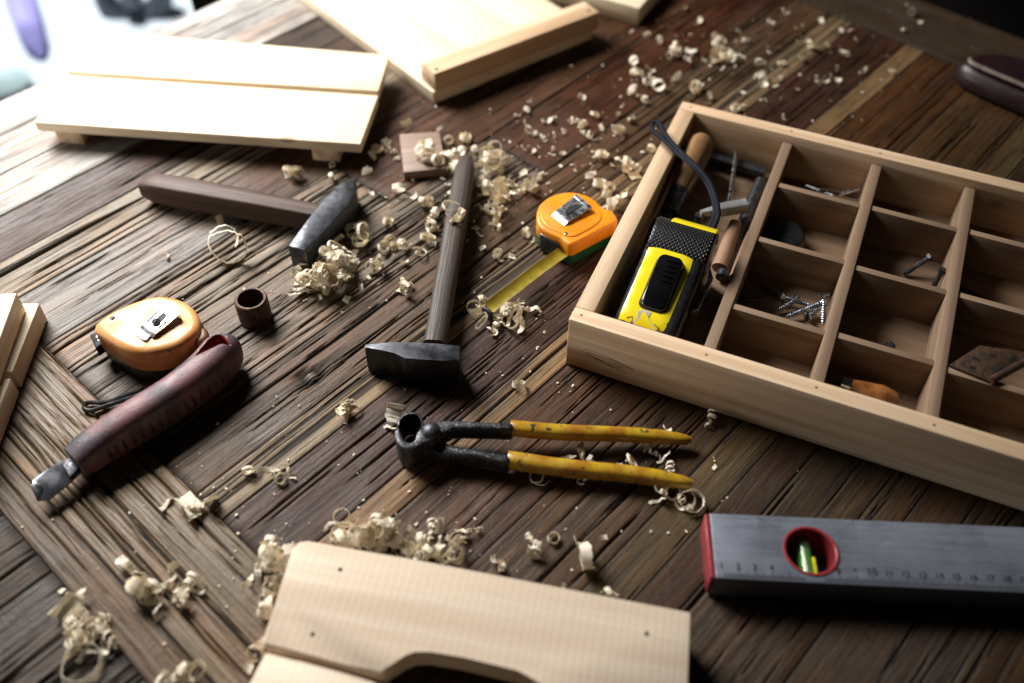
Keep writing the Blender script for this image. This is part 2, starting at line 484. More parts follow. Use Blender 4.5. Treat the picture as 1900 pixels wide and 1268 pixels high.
# dark upright just past the table edge
bm = bmesh.new()
a = at(333, 40, -.06); prism(bm, [(a[0], a[1] + .05), (a[0] + .42, a[1] + .40), (a[0] + .36, a[1] + .48), (a[0] - .0, a[1] + .13)], -.70, -.03, .004)
o = finish('wooden_post', bm, m_post, loc=(a[0], a[1], -.70)); tag(o, 'dark brown upright beyond the table edge at the top left', 'post')
# blurred things on the pavement
bm = bmesh.new()
path = smooth_path([at(22, -60, -.66), at(38, 10, -.66), at(52, 50, -.665), at(66, 82, -.68), at(78, 104, -.69)], 6)
sweep(bm, path, [.06, .07, .06, .045, .01], [.04, .04, .04, .03, .008], 10)
tag(finish('purple_cloth', bm, m_purple, loc=tuple(path[len(path) // 2])), 'blurred purple streak of cloth on the bright pavement', 'cloth')
bm = bmesh.new()
c0 = at(246, -14, -.66)
ring = [c0 + np.array([.07 * math.cos(a_), .04 * math.sin(a_), .06 * math.sin(a_)]) for a_ in np.linspace(0, 2 * math.pi, 33)]
tube(bm, ring, .028, 10)
b2 = bmesh.new(); lathe(bm, [(0, .02), (.05, .025), (.1, .02)], c0 - np.array([0, .05, 0]), c0 + np.array([0, .05, 0]))
b2.free()
tag(finish('tyre', bm, m_tyre, loc=tuple(c0)), 'blurred dark tyre on the pavement at the top edge', 'tyre')
bm = bmesh.new()
for (x, y, r_) in ((4, 150, .06),):
    p = at(x, y, -.68); lathe(bm, [(0, .3 * r_), (.3 * r_, r_), (.6 * r_, .6 * r_), (.7 * r_, 0)], p - np.array([0, 0, .02]), p + np.array([0, 0, 1]), 12)
tag(finish('pale_cloth', bm, m_tealleaf, loc=tuple(at(8, 100, -.7))), 'blurred pale teal cloth on the pavement at far left', 'cloth')

# ------------------------------------------------------------------ table
table = Thing('table', tuple(st(.5, .4)), 'old table of dark reclaimed planks with worn grain and a cross border', 'table', kind='structure')


def hsh(ix, iy, seed):
    x = np.sin(ix * 127.1 + iy * 311.7 + seed * 74.7) * 43758.5453
    return x - np.floor(x)


def vn(x, y, seed):
    ix, iy = np.floor(x), np.floor(y); fx, fy = x - ix, y - iy
    fx = fx * fx * (3 - 2 * fx); fy = fy * fy * (3 - 2 * fy)
    a, b = hsh(ix, iy, seed), hsh(ix + 1, iy, seed); c_, d = hsh(ix, iy + 1, seed), hsh(ix + 1, iy + 1, seed)
    return (a + (b - a) * fx) + ((c_ + (d - c_) * fx) - (a + (b - a) * fx)) * fy


prs = np.random.RandomState(3)
TV, TF, TG, TC, TK = [], [], [], [], []
base_i = 0


def plank(s0, s1, t0, t1, along, col, per=5., amp=.5, ncr=6, dens=.55, extra=(), du=.006, dv=.0008, z=None):
    """along 's': runs along E1, 't': along E2; heights in mm"""
    global base_i
    seed = prs.randint(1, 900)
    if along == 's': u0, u1, v0, v1 = s0, s1, t0, t1
    else: u0, u1, v0, v1 = t0, t1, s0, s1
    g = .00025
    v0 += g * prs.uniform(.5, 1.6); v1 -= g * prs.uniform(.5, 1.6); u0 += g; u1 -= g
    nu = max(3, int((u1 - u0) / du)); nv = max(4, int((v1 - v0) / dv))
    U, V = np.meshgrid(np.linspace(u0, u1, nu), np.linspace(v0, v1, nv), indexing='ij')
    warp = .0045 * (vn(U * 4, V * 12, seed) - .5) + .0008 * (vn(U * 30, V * 60, seed + 1) - .5)
    Vw = (V + warp) * 1000
    dens = dens - .08; n = .5 * vn(U * 3.0, Vw / per * 1.15, seed + 2) + .5 * vn(U * 8, Vw / per * 3.1, seed + 3)
    gr = np.clip((n - (1 - dens)) / .16, 0, 1); gr = gr * gr * (3 - 2 * gr); amp = amp * (.26 if amp < 1.15 else .62)
    h = -amp * gr + .7 * (vn(U * 5, V * 14, seed + 4) - .5) + .25 * (vn(U * 16, V * 60, seed + 6) - .5)
    crk = np.clip((.62 if amp > .6 else .22) * gr * min(1.4, amp / .3) * (.4 + 1.0 * vn(U * 7, V * 90, seed + 7)), 0, .85)
    cl = list(extra)
    for _ in range(int(ncr * 2.6 * (v1 - v0) / .055)):
        L = prs.uniform(.04, .34); ua = prs.uniform(u0 - .05, u1 - .03)
        cl.append((ua, ua + L, prs.uniform(v0 + .001, v1 - .001), prs.uniform(.22, .5) if prs.rand() < .8 else prs.uniform(.5, .95)))
    for (ua, ub, vc, wd) in cl:
        k = (U - ua) / (ub - ua); inside = np.clip(np.minimum(k, 1 - k) * 5, 0, 1)
        wob = .0028 * (vn(U * 9, U * 0 + vc * 500, seed + 9) - .5) + .0012 * (vn(U * 45, U * 0 + vc * 900, seed + 10) - .5) + warp * .8
        wv = wd * (.5 + .9 * vn(U * 22, U * 0 + vc * 77, seed + 11)) * inside + 1e-4
        prof = np.exp(-((V - vc - wob) * 1000 / wv) ** 2) * (inside > .02)
        h -= prof * (1.1 + 1.2 * wd); crk = np.maximum(crk, np.clip(prof * 1.15, 0, 1))
    ed = np.minimum(V - v0, v1 - V) * 1000 - .5 * vn(U * 40, V * 0 + 3, seed + 12)
    h -= np.exp(-np.clip(ed, 0, 9) / .5) * .6
    crk = np.maximum(crk, np.exp(-np.clip(ed, 0, 9) / .4) * (.45 + .45 * vn(U * 12, V * 0 + 7, seed + 13)))
    ee = np.minimum(U - u0, u1 - U) * 1000
    h -= np.exp(-np.clip(ee, 0, 30) / 2.0) * .8; crk = np.maximum(crk, np.exp(-np.clip(ee, 0, 30) / 1.6) * .75)
    zoff = prs.uniform(-.3, .15) if z is None else z
    h = np.minimum(h + zoff - .35, .05)
    ang = (.4 * vn(U * 3, V * 18, seed + 20) + .6 * vn(U * 10, V * 50, seed + 21) - .5)
    lum = float(np.mean(col)); col = np.array(col) * (np.array([1.12, .98, .84]) if lum < .2 else 1.0); col = (np.array(col) - lum) * (1.45 if lum < .2 else (1.42 if lum < .45 else 1.0)) + lum; col = np.clip(col, .004, 1) * (.32 if lum < .2 else .53)
    cc = np.array(col)[None, None, :] * (1 + .7 * ang[..., None])
    # skirts
    hz = h / 1000
    S, T = (U, V) if along == 's' else (V, U)
    P = S[..., None] * E1 + T[..., None] * E2
    P3 = np.concatenate([P, hz[..., None]], -1)
    idx = np.arange(nu * nv).reshape(nu, nv) + base_i
    TV.append(P3.reshape(-1, 3)); TG.append(np.stack([U + seed * .37, V + seed * .113, np.full_like(U, seed)], -1).reshape(-1, 3))
    TC.append(cc.reshape(-1, 3)); TK.append(crk.reshape(-1))
    q = np.stack([idx[:-1, :-1], idx[1:, :-1], idx[1:, 1:], idx[:-1, 1:]], -1).reshape(-1, 4)
    if along == 't': q = q[:, ::-1]
    TF.append(q); base_i += nu * nv
    # skirt: perimeter down to -6 mm
    per_i = np.concatenate([idx[:, 0], idx[-1, 1:], idx[-2::-1, -1], idx[0, -2:0:-1]])
    loc_i = per_i - (base_i - nu * nv)
    pp = P3.reshape(-1, 3)[loc_i].copy(); pp[:, 2] = -.006
    n_ = len(per_i); bi = base_i + np.arange(n_)
    TV.append(pp); TG.append(TG[-1][loc_i]); TC.append(TC[-1][loc_i] * .6); TK.append(np.ones(n_))
    q = np.stack([per_i, np.roll(per_i, -1), np.roll(bi, -1), bi], -1)
    if along == 's': q = q[:, ::-1]
    TF.append(q); base_i += n_


PALE = (.36, .30, .23); GREY = (.34, .315, .29); PURP = (.10, .062, .05); RED = (.125, .058, .036); BRN = (.15, .095, .058)
DRK = (.072, .048, .036); TAN = (.30, .205, .125); RIDGE = (.31, .23, .15); ROUGH = (.30, .25, .20); WORM = (.19, .155, .105)
# main field: boundaries measured across the photograph
S0, S1 = .114, .934
big = dict(du=.008, dv=.0012)
plank(S0, S1, .834, .884, 's', (.66, .62, .57), 9, .2, 2, .3, **big)
plank(S0, S1, .781, .834, 's', (.58, .54, .49), 9, .25, 4, .35, **big)
plank(S0, .46, .730, .781, 's', (.62, .58, .52), 8, .2, 2, .3, **big); plank(.46, S1, .730, .781, 's', DRK, 6, .4, 4, .4, **big)
plank(S0, S1, .678, .730, 's', PURP, 5, .9, 9, .55, **big)
plank(S0, S1, .662, .678, 's', PALE, 7, .3, 0, .3, extra=((.02, .26, .6625, 2.6), (.10, .24, .6645, 3.0)), dv=.0008)
plank(S0, .62, .631, .662, 's', PALE, 7, .35, 3, .4, extra=((.1, .5, .645, .7), (.05, .4, .6385, .5))); plank(.62, S1, .631, .662, 's', RED, 5, .5, 5)
plank(S0, .30, .571, .631, 's', GREY, 12, .2, 3, .25); plank(.30, S1, .571, .631, 's', (.13, .08, .052), 6, .4, 5, .45)
plank(S0, .40, .503, .571, 's', ROUGH, 6, .9, 15, .55, extra=((.1, .3, .5345, 1.2), (.08, .25, .56, 1.0))); plank(.40, S1, .503, .571, 's', (.15, .085, .055), 5, .5, 8, .5)
plank(S0, .52, .432, .503, 's', (.25, .20, .155), 5, .75, 14, .55, extra=((.12, .36, .47, 1.1),)); plank(.52, S1, .432, .503, 's', RED, 5, .5, 8, .5)
plank(S0, S1, .380, .432, 's', (.19, .14, .105), 4.5, .55, 13, .5, extra=((.15, .4, .418, .9), (.2, .5, .40, .8)))
plank(S0, S1, .352, .380, 's', RIDGE, 3.3, 1.5, 3, .52, dv=.0006)
plank(S0, S1, .295, .352, 's', (.115, .066, .052), 4.2, .6, 12, .5, extra=((.12, .3, .335, .9), (.18, .35, .315, .8)))
plank(S0, S1, .273, .295, 's', TAN, 8, .25, 1, .3, extra=((.2, .42, .2865, 1.0),))
plank(S0, S1, .212, .273, 's', (.155, .090, .055), 4.4, .9, 9, .55, dv=.0007)
plank(S0, S1, .150, .212, 's', (.145, .098, .062), 4.8, .9, 9, .55, dv=.0007)
plank(S0, S1, .123, .150, 's', WORM, 6, .35, 4, .4)
plank(S0, S1, .0985, .123, 's', (.105, .072, .052), 5, .4, 4, .45)
plank(S0, S1, .028, .0985, 's', (.115, .085, .06), 5, .9, 10, .55)
plank(S0, S1, -.048, .028, 's', (.12, .085, .058), 5, .9, 9, .55)
plank(S0, S1, -.12, -.048, 's', (.10, .07, .05), 5, .7, 8, .5, **big)
plank(S0, S1, -.20, -.12, 's', (.10, .07, .05), 5, .7, 8, .5, **big)
# cross border at lower left, and the panel beyond it
plank(.046, .114, -.20, .884, 't', (.30, .225, .15), 4.0, .9, 8, .5, extra=((.30, .55, .104, .9), (.2, .5, .075, 1.0), (.25, .6, .06, .9)), dv=.0007)
plank(.021, .046, -.20, .884, 't', (.25, .20, .15), 12, .35, 5, .3)
for a_, b_ in ((.20, .255), (.255, .30), (.30, .352), (.352, .40), (.40, .46), (.46, .53), (.53, .61), (.61, .7), (.7, .79), (.79, .884), (.1, .2), (-.05, .1)):
    plank(-.42, .021, a_, b_, 's', (.10, .078, .06), 5, .6, 6, .5, **big)
# far border
plank(.934, .978, -.20, .884, 't', (.11, .085, .062), 9, .3, 3, .3, **big)
plank(.978, 1.025, -.20, .884, 't', (.12, .095, .075), 9, .3, 3, .3, **big)

TV = np.concatenate(TV); TG = np.concatenate(TG); TC = np.concatenate(TC); TK = np.concatenate(TK); TF = np.concatenate(TF)
# the old square mortise plug with its burnt rim, set in the ridged plank
kp = at(577, 697); ks, kt = kp[:2] @ E1, kp[:2] @ E2
ls = TV[:, 0] * E1[0] + TV[:, 1] * E1[1] - ks; lt = TV[:, 0] * E2[0] + TV[:, 1] * E2[1] - kt
wob = 1 + .5 * (vn(TV[:, 0] * 300, TV[:, 1] * 300, 5) - .5)
rr = np.sqrt((ls / .0115) ** 2 + (lt / .0085) ** 2) * wob
sq = np.maximum(np.abs(ls) / .0052, np.abs(lt) / .0038) * (1 + .2 * (vn(TV[:, 0] * 500, TV[:, 1] * 500, 8) - .5))
knot = np.clip((1.15 - rr) / .3, 0, 1) * np.clip((sq - .85) / .25, 0, 1)
TK = np.maximum(TK, knot); TV[:, 2] -= knot * .0022 * (TV[:, 2] > -.005)
plug = (sq < .9); TK[plug] *= .2; TC[plug] = (.26, .2, .15)
stain = np.clip(1 - np.sqrt(((ls - .018) / .03) ** 2 + ((lt - .002) / .006) ** 2), 0, 1); TK = np.maximum(TK, stain * .6)
me = bpy.data.meshes.new('tabletop')
me.vertices.add(len(TV)); me.vertices.foreach_set('co', (TV - table.loc).ravel())
me.loops.add(TF.size); me.loops.foreach_set('vertex_index', TF.ravel().astype(np.int32))
me.polygons.add(len(TF)); me.polygons.foreach_set('loop_start', np.arange(0, TF.size, 4, dtype=np.int32))
me.update(calc_edges=True); me.validate()
a = me.attributes.new('grain', 'FLOAT_VECTOR', 'POINT'); a.data.foreach_set('vector', TG.ravel())
a = me.attributes.new('plank_colour', 'FLOAT_COLOR', 'POINT'); a.data.foreach_set('color', np.concatenate([np.clip(TC, 0, 1), np.ones((len(TC), 1))], 1).ravel())
a = me.attributes.new('crack', 'FLOAT', 'POINT'); a.data.foreach_set('value', TK)
me.shade_smooth(); me.set_sharp_from_angle(angle=R(70)); me.materials.append(m_table)
o = bpy.data.objects.new('tabletop', me); C.objects.link(o); o.parent = table.o
bm = bmesh.new(); prism(bm, [st(-.42, -.2)[:2], st(1.025, -.2)[:2], st(1.025, .884)[:2], st(-.42, .884)[:2]], -.045, -.0055, .002)
finish('table_frame', bm, m_core, table)
for s_, t_ in ((-.36, -.14), (.96, -.14), (.96, .82), (-.36, .82)):
    bm = bmesh.new(); prism(bm, rect(st(s_, t_), E1, .03, .03), -.75, -.045, .003); finish('table_leg', bm, m_core, table)


# ------------------------------------------------------------------ boards
def board(name, thing, P, z0, z1, mat, d, seed, bev=.0009):
    bm = bmesh.new(); prism(bm, P, z0, z1, bev); return finish(name, bm, mat, thing, wc=((d[0], d[1], 0), seed))


def lerp(a, b, k): return np.asarray(a) + (np.asarray(b) - np.asarray(a)) * k


# slatted stand, top left
zt = .027
A, B, Cc, D = [at(*p, zt)[:2] for p in ((167, 57), (722, 102), (668, 263), (61, 222))]
g0l, g0r = at(126, 132, zt)[:2], at(702, 169, zt)[:2]; g1l, g1r = at(123, 137, zt)[:2], at(699, 174, zt)[:2]
stand = Thing('slatted_stand', (*(A + B + Cc + D) / 4, 0), 'pale pine stand of two planks on short feet, behind the left hammer', 'stand')
dd = (B - A)
gv = (D - A) / np.linalg.norm(D - A)
board('plank', stand, [A, B, g0r, g0l], zt - .010, zt, m_pine, dd, 3)
board('plank', stand, [g0l + gv * .0032, g0r + gv * .0032, Cc, D], zt - .0125, zt - .0026, m_pine, dd, 8)
for k in (.085, .885):
    a_, b_ = lerp(A, B, k), lerp(D, Cc, k); ax = (B - A) / np.linalg.norm(B - A) * .0125
    e_ = (b_ - a_) * .02
    bm = bmesh.new(); prism(bm, [a_ - ax + e_, a_ + ax + e_, b_ + ax - e_ * 1.2, b_ - ax - e_ * 1.2], 0.0, zt - .0127, .001)
    finish('foot', bm, m_pine_box, stand, wc=((*(b_ - a_), 0), 5 + k))

# panel with a batten, top centre
zt = .013
p1 = at(806, 176, 0)[:2]
cnr = at(803, 172, zt)[:2]; l0 = at(575, 0, zt)[:2]; ldir = (l0 - cnr) / np.linalg.norm(l0 - cnr)
r0 = at(1110, 48, .0)[:2]; rdir = (at(1112, 45, .005)[:2] - at(806, 177, .0)[:2]); rdir /= np.linalg.norm(rdir)
panel = Thing('wooden_shelf', (*(cnr + ldir * .15 + rdir * .1), 0), 'pale pine panel with a thick batten along its near edge, top centre', 'panel')
W_ = .196
far = cnr + ldir * .42
dbl = .0
for k in range(3):
    a_, b_ = W_ * k / 3, W_ * (k + 1) / 3
    board('panel_board', panel, [cnr + rdir * (a_ + .0002), cnr + rdir * (b_ - .0002), far + rdir * (b_ - .0002), far + rdir * (a_ + .0002)], .0, zt, m_pine, ldir, 20 + k, .0006)
zb = .033
bn = np.array([-rdir[1], rdir[0]]); bn = bn if bn @ ldir > 0 else -bn
q0 = at(806, 138, zb)[:2]; q1 = at(1113, 22, zb)[:2]; qd = (q1 - q0) / np.linalg.norm(q1 - q0); qn = np.array([-qd[1], qd[0]]); qn = qn if qn @ ldir > 0 else -qn
qw = .026
board('batten', panel, [q0, q1, q1 + qn * qw, q0 + qn * qw], zt + .0003, zb, m_pine_box, qd, 31, .0014)
for q_ in (q0 + qd * .006 + qn * .006, q1 - qd * .008 + qn * .008):
    bm = bmesh.new(); lathe(bm, [(0, .0022), (.0006, .002), (.0007, .0001)], (*q_, zb - .0003), (*q_, 1), 10); finish('nail', bm, m_brownpaper, panel)
# board corner, top right of it
zt = .02
q = [at(*p, zt)[:2] for p in ((1128, 0), (1186, 16), (1222, 2))]
e1_, e2_ = (q[0] - q[1]) / np.linalg.norm(q[0] - q[1]), (q[2] - q[1]) / np.linalg.norm(q[2] - q[1])
e2_ = np.array([-e1_[1], e1_[0]]) * np.sign(np.array([-e1_[1], e1_[0]]) @ e2_)
bm = bmesh.new(); P = [q[1], q[1] + e1_ * .2, q[1] + e1_ * .2 + e2_ * .09, q[1] + e2_ * .09]; prism(bm, P, 0, zt, .001)
o = finish('pine_board', bm, m_pine, loc=(*np.mean(P, 0), 0), wc=((*e1_, 0), 44))
tag(o, 'corner of a pale board cut off by the top edge', 'board')

# small stacked boards, left edge
z1, z2 = .018, .037
stack = Thing('board_stack', (*at(20, 640, 0)[:2], 0), 'small stack of pale boards cut off by the left edge', 'boards')
a_ = at(73, 562, z1)[:2]; b_ = at(23, 690, z1)[:2]; d1 = (b_ - a_) / np.linalg.norm(b_ - a_); n1 = np.array([d1[1], -d1[0]]); n1 = n1 if n1[0] < 0 else -n1
board('board', stack, [a_, b_, b_ + n1 * .1, a_ + n1 * .1], 0, z1, m_pine, d1, 51, .0012)
c_ = b_ + d1 * .0045; d_ = c_ + d1 * .12
board('board', stack, [c_, d_, d_ + n1 * .1, c_ + n1 * .1], 0, z1 - .001, m_pine, d1, 53, .0012)
e_ = at(31, 543, z2)[:2]; f_ = at(-12, 660, z2)[:2]; d2 = (f_ - e_) / np.linalg.norm(f_ - e_); n2 = np.array([d2[1], -d2[0]]); n2 = n2 if n2[0] < 0 else -n2
board('batten', stack, [e_, e_ + d2 * .12, e_ + d2 * .12 + n2 * .06, e_ + n2 * .06], z1 + .0003, z2, m_pine, d2, 56, .0012)

# small pinkish offcut
P = poly_at([(741, 249), (815, 244), (828, 312), (749, 320)], .0085)
bm = bmesh.new(); prism(bm, P, 0, .0085, .0006)
tag(finish('wood_offcut', bm, m_pink, loc=(*P.mean(0), 0), wc=((1, .2, 0), 61)), 'square pinkish wood offcut under a pile of curls', 'offcut')

# near board with a hand hole, bottom centre
zt = .030
crate = Thing('crate_lid', (*at(880, 1200, 0)[:2], 0), 'sawn pine boards with a dark hand hole, bottom centre', 'crate')
z6 = zm(420, 900, 2.111)
top = [(555, 1005), (572, 1003), (760, 1037), (1282, 1136), (1276, 1290), (1030, 1290), (1003, 1269), (985, 1253), (960, 1240), (860, 1220), (800, 1206), (770, 1206), (750, 1213), (728, 1232), (712, 1247), (700, 1249), (640, 1233), (560, 1211), (489, 1196), (487, 1188), (515, 1105), (542, 1018)]
P = poly_at(top, zt)
b2 = bmesh.new(); prism(b2, P, zt - .018, zt, .0012, 2)
dcr = at(1282, 1136, zt)[:2] - at(553, 1005, zt)[:2]; dcr /= np.linalg.norm(dcr); ncr_ = np.array([dcr[1], -dcr[0]])
finish('board', b2, m_pine_saw, crate, wc=((*dcr, 0), 71))
low = [(492, 1211), (560, 1228), (640, 1250), (690, 1264), (760, 1300), (1000, 1400), (420, 1400), (455, 1282)]
P2 = poly_at(low, zt - .001)
b2 = bmesh.new(); prism(b2, P2, zt - .018, zt - .001, .0012, 2); finish('board', b2, m_pine_saw, crate, wc=((*dcr, 0), 75))
for px_, py_ in ((560, 1120), (1230, 1230)):
    c_ = at(px_, py_, zt)[:2]; bm = bmesh.new(); prism(bm, rect(c_ + ncr_ * .03, ncr_, .06, .012), 0, zt - .0185, .001); finish('batten', bm, m_pine_box, crate, wc=((*ncr_, 0), 78))
for px_, py_ in ((631, 1057), (580, 1177), (1200, 1176)):
    c_ = at(px_, py_, zt); bm = bmesh.new(); lathe(bm, [(0, .0013), (.0003, .0013), (.0005, .0006)], c_ - np.array([0, 0, .0001]), c_ + np.array([0, 0, 1]), 10); finish('nail', bm, m_darkin, crate)
# ------------------------------------------------------------------ divided wooden box
BO = np.array([.0392, .4535]); YAW = -.39325; BU = np.array([math.cos(YAW), math.sin(YAW)]); BV = np.array([-math.sin(YAW), math.cos(YAW)])
BHt, BL, BW = .0485, .2829, .406


def bx(u, v, z=0.0):
    """box millimetres -> world"""
    p = BO + BU * u / 1000 + BV * v / 1000
    return np.array([p[0], p[1], z / 1000])


def brect(u0, u1, v0, v1): return np.array([bx(u, v)[:2] for u, v in ((u0, v0), (u1, v0), (u1, v1), (u0, v1))])


box = Thing('divided_box', tuple(bx(200, 140)), 'pale pine box with many compartments holding tools and screws', 'box')
L_, W2 = 282.9, 406


def bpart(name, r, z0, z1, mat, d, seed, bev=.0009):
    bm = bmesh.new(); prism(bm, brect(*r), z0 / 1000, z1 / 1000, bev); return finish(name, bm, mat, box, wc=((*d, 0), seed))


bpart('wall', (0, W2, 0, 13.5), 0, 48.5, m_pine_box, BU, 81, .0013)
bpart('wall', (0, W2, 270.5, L_), 0, 48.5, m_pine_box, BU, 82, .0013)
bpart('wall', (0, 14.2, 13.6, 270.4), 0.2, 48.3, m_pine_box, BV, 83, .0011)
bpart('wall', (W2 - 14, W2, 13.6, 270.4), 0.2, 48.3, m_pine_box, BV, 84, .0011)
bpart('bottom', (13.8, W2 - 13.8, 13.3, 270.8), 1.0, 6.0, m_pine_floor_shaded, BU, 85, .0003)
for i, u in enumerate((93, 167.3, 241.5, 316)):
    bpart('divider', (u, u + 8.2, 13.7, 270.3), 6.1, 41.5, m_pine_div_shaded, BV, 90 + i, .0008)
cols = ((101.3, 167.2), (175.6, 241.4), (249.8, 315.8), (324.3, 391.8))
for i, (a_, b_) in enumerate(cols):
    for j, v_ in enumerate((63.5, 139.5, 212)):
        jit = (0, 1.5, -1)[(i + j) % 3]
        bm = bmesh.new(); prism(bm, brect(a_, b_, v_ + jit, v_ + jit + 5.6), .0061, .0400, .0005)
        finish('divider', bm, m_pine_div_shaded, box, wc=((*BU, 0), 100 + i * 4 + j))


for u_, v_ in ((7, 7), (9, 276), (97, 6), (171, 7), (246, 6), (97, 277), (171, 276)):
    c_ = bx(u_, v_, 48.5); bm = bmesh.new(); lathe(bm, [(0, .0011), (.0002, .0010), (.0003, .0002)], c_ - np.array([0, 0, .0001]), c_ + np.array([0, 0, 1]), 10); finish('nail', bm, m_brownpaper, box)
bm = bmesh.new()
for k in range(7):
    z_ = 17 + 1.1 * k + rng.uniform(-.6, .6); u0_ = 14 + rng.uniform(-3, 4); u1_ = 47 + rng.uniform(-5, 4)
    tube(bm, [bx(lerp(u0_, u1_, q_), -.02, z_ + 5 * (1 - q_) * .9 - 5 + 1.2 * math.sin(q_ * 5 + k)) for q_ in np.linspace(0, 1, 8)], .00016, 5)
finish('pencil_scribble', bm, m_ink, box)

# ------------------------------------------------------------------ screws and small builders
def phillips(parent, c, r, up=(0, 0, 1), mat=None, ang=.3):
    c = np.array(c); up = np.array(up, float)
    bm = bmesh.new(); lathe(bm, [(0, r), (r * .3, r * .95), (r * .55, r * .55), (r * .6, .0001)], c - up * .0002, c + up, 16)
    s_ = finish('screw', bm, mat or m_zinc, parent)
    for k in (0, 1):
        a_ = ang + k * math.pi / 2; bm = bmesh.new()
        prism(bm, rect(c, (math.cos(a_), math.sin(a_)), r * .55, r * .12), c[2] + r * .45, c[2] + r * .64)
        finish('slot', bm, m_darkin, s_)
    return s_


def wood_screw(p0, p1, rad, label):
    p0, p1 = np.array(p0), np.array(p1); L = np.linalg.norm(p1 - p0)
    t_ = Thing('wood_screw', tuple(p0), label, 'screw', 'loose screws in the box')
    bm = bmesh.new(); lathe(bm, [(0, rad * 2.1), (rad * .4, rad * 2.1), (rad * 1.8, rad), (rad * 2, rad * .9)], p0, p1, 16); finish('head', bm, m_zinc, t_)
    d = (p1 - p0) / L
    bm = bmesh.new(); lathe(bm, [(-.0001, rad * .8), (-.0003, .0001)], p0, p1, 6); finish('drive', bm, m_darkin, t_)
    prof = []; x = rad * 2; pitch = rad * .95; k = 0
    while x < L:
        r_ = rad * (1 if x < L * .86 else max(.1, (L - x) / (L * .14)))
        prof += [(x, r_ * .68), (x + pitch * .45, r_ * 1.08), (x + pitch * .6, r_ * 1.08)]; x += pitch
    bm = bmesh.new(); lathe(bm, prof, p0, p1, 12); finish('shank', bm, m_zinc, t_, smooth=20)
    return t_


# ------------------------------------------------------------------ hammers
ham = Thing('hammer', (*at(430, 390, 0)[:2], 0), 'dark hammer lying sideways with a brown handle, left of the pile of curls', 'hammer')
zh = .0255
P = poly_at([(1335, 1140), (1415, 1162), (1500, 1070), (1612, 958), (1645, 880), (1650, 828), (1640, 822), (1565, 865), (1500, 922), (1440, 1005)], zh, zm(0, 0, 2.5))
bm = bmesh.new(); prism(bm, P, .0005, zh, .0008, 2); finish('hammer_head', bm, m_steel, ham)
h0, h1 = at(277, 347, .0135), at(590, 404, .0135)
pt = [h0 + (h1 - h0) * k for k in np.linspace(0, 1, 26)]
d_ = (h1 - h0) / np.linalg.norm(h1 - h0)
pt = [h0 - d_ * .006, h0 - d_ * .0055] + pt
bm = bmesh.new(); sweep(bm, pt, [.010, .0185, .0200, .0205, .0200, .0190, .0185, .0175, .0168, .0162, .016], [.010, .020, .0215, .022, .022, .021, .021, .0205, .020, .0195, .019], 24, 7)
finish('handle', bm, m_handle, ham, wc=(d_, 111))

ham2 = Thing('hammer', (*at(810, 560, 0)[:2], 0), 'upright in view hammer with worn grey handle, head toward the pincers', 'hammer')
ham2.o['label'] = 'hammer with worn grey handle, its black head next to the pincers'
zz = zm(640, 560, 2.714); zh = .027
P = poly_at([(97, 216), (125, 207), (230, 204), (345, 205), (470, 212), (580, 219), (578, 300), (480, 296), (300, 290), (278, 272), (252, 253), (200, 241), (100, 236)], zh, zz)
bm = bmesh.new(); prism(bm, P, .0005, zh, .0011, 2); finish('hammer_head', bm, m_steel, ham2)
h0, h1 = at(806, 645, .0145), at(866, 300, .0145); d_ = (h1 - h0) / np.linalg.norm(h1 - h0)
pt = [h0 + (h1 - h0) * k for k in np.linspace(0, 1, 30)] + [h1 + d_ * .003]
bm = bmesh.new(); sweep(bm, pt, [.0165, .0165, .0168, .017, .0172, .0175, .018, .018, .0175, .017, .010], [.017, .017, .0175, .018, .018, .0185, .0195, .0195, .019, .018, .010], 20, 3.6)
finish('handle', bm, m_handle2, ham2, wc=(d_, 117))

# ------------------------------------------------------------------ pincers
pin = Thing('pincers', (*at(820, 815, 0)[:2], 0), 'black iron pincers with two long yellow handle grips', 'pincers')
zp = zm(710, 740, 7.308)
zt_ = .019


def pp(zx, zy, z): return at(*zp(zx, zy), z)


# top-plane outlines of the two halves; each is a solid bar with real depth
def bar(pts, z0, z1, bev, name, mat):
    P = ccw(smooth_poly(poly_at([zp(*p) for p in pts], z1), 4)); bm = bmesh.new(); pillow(bm, P, z0, z1, bev, bev * .6, 3); return finish(name, bm, mat, pin, smooth=45)


# jaw of the far half: C from the rivet round the back to the cutting edge
zj = .024
jaw_a = [(560, 330), (520, 230), (470, 185), (390, 172), (310, 190), (240, 245), (200, 310), (192, 365), (235, 372), (255, 300), (300, 245), (370, 225), (440, 232), (480, 275), (500, 350), (480, 400), (560, 420)]
bar(jaw_a, .001, zj, .0012, 'jaw', m_steel_dark)
jaw_b = [(160, 440), (185, 405), (232, 400), (250, 470), (285, 545), (340, 585), (400, 580), (440, 540), (462, 460), (520, 400), (640, 360), (740, 420), (760, 500), (690, 560), (600, 580), (520, 620), (430, 672), (340, 690), (250, 660), (195, 590), (165, 510)]
bar(jaw_b, .0008, zj - .0005, .0013, 'jaw', m_steel_dark)
arm_a = [(640, 355), (720, 320), (800, 292), (900, 285), (1050, 288), (1250, 300), (1500, 312), (1745, 325), (1740, 415), (1500, 412), (1250, 408), (1050, 402), (960, 410), (880, 450), (800, 500), (700, 540), (600, 500)]
bar(arm_a, .008, .0205, .002, 'arm', m_steel_dark)
arm_b = [(650, 590), (760, 580), (860, 590), (950, 620), (1100, 650), (1250, 680), (1420, 715), (1700, 762), (1695, 860), (1500, 835), (1300, 790), (1100, 768), (950, 765), (800, 745), (690, 700)]
bar(arm_b, .003, .0155, .002, 'arm', m_steel_dark)
rv = at(*zp(655, 425), .024)
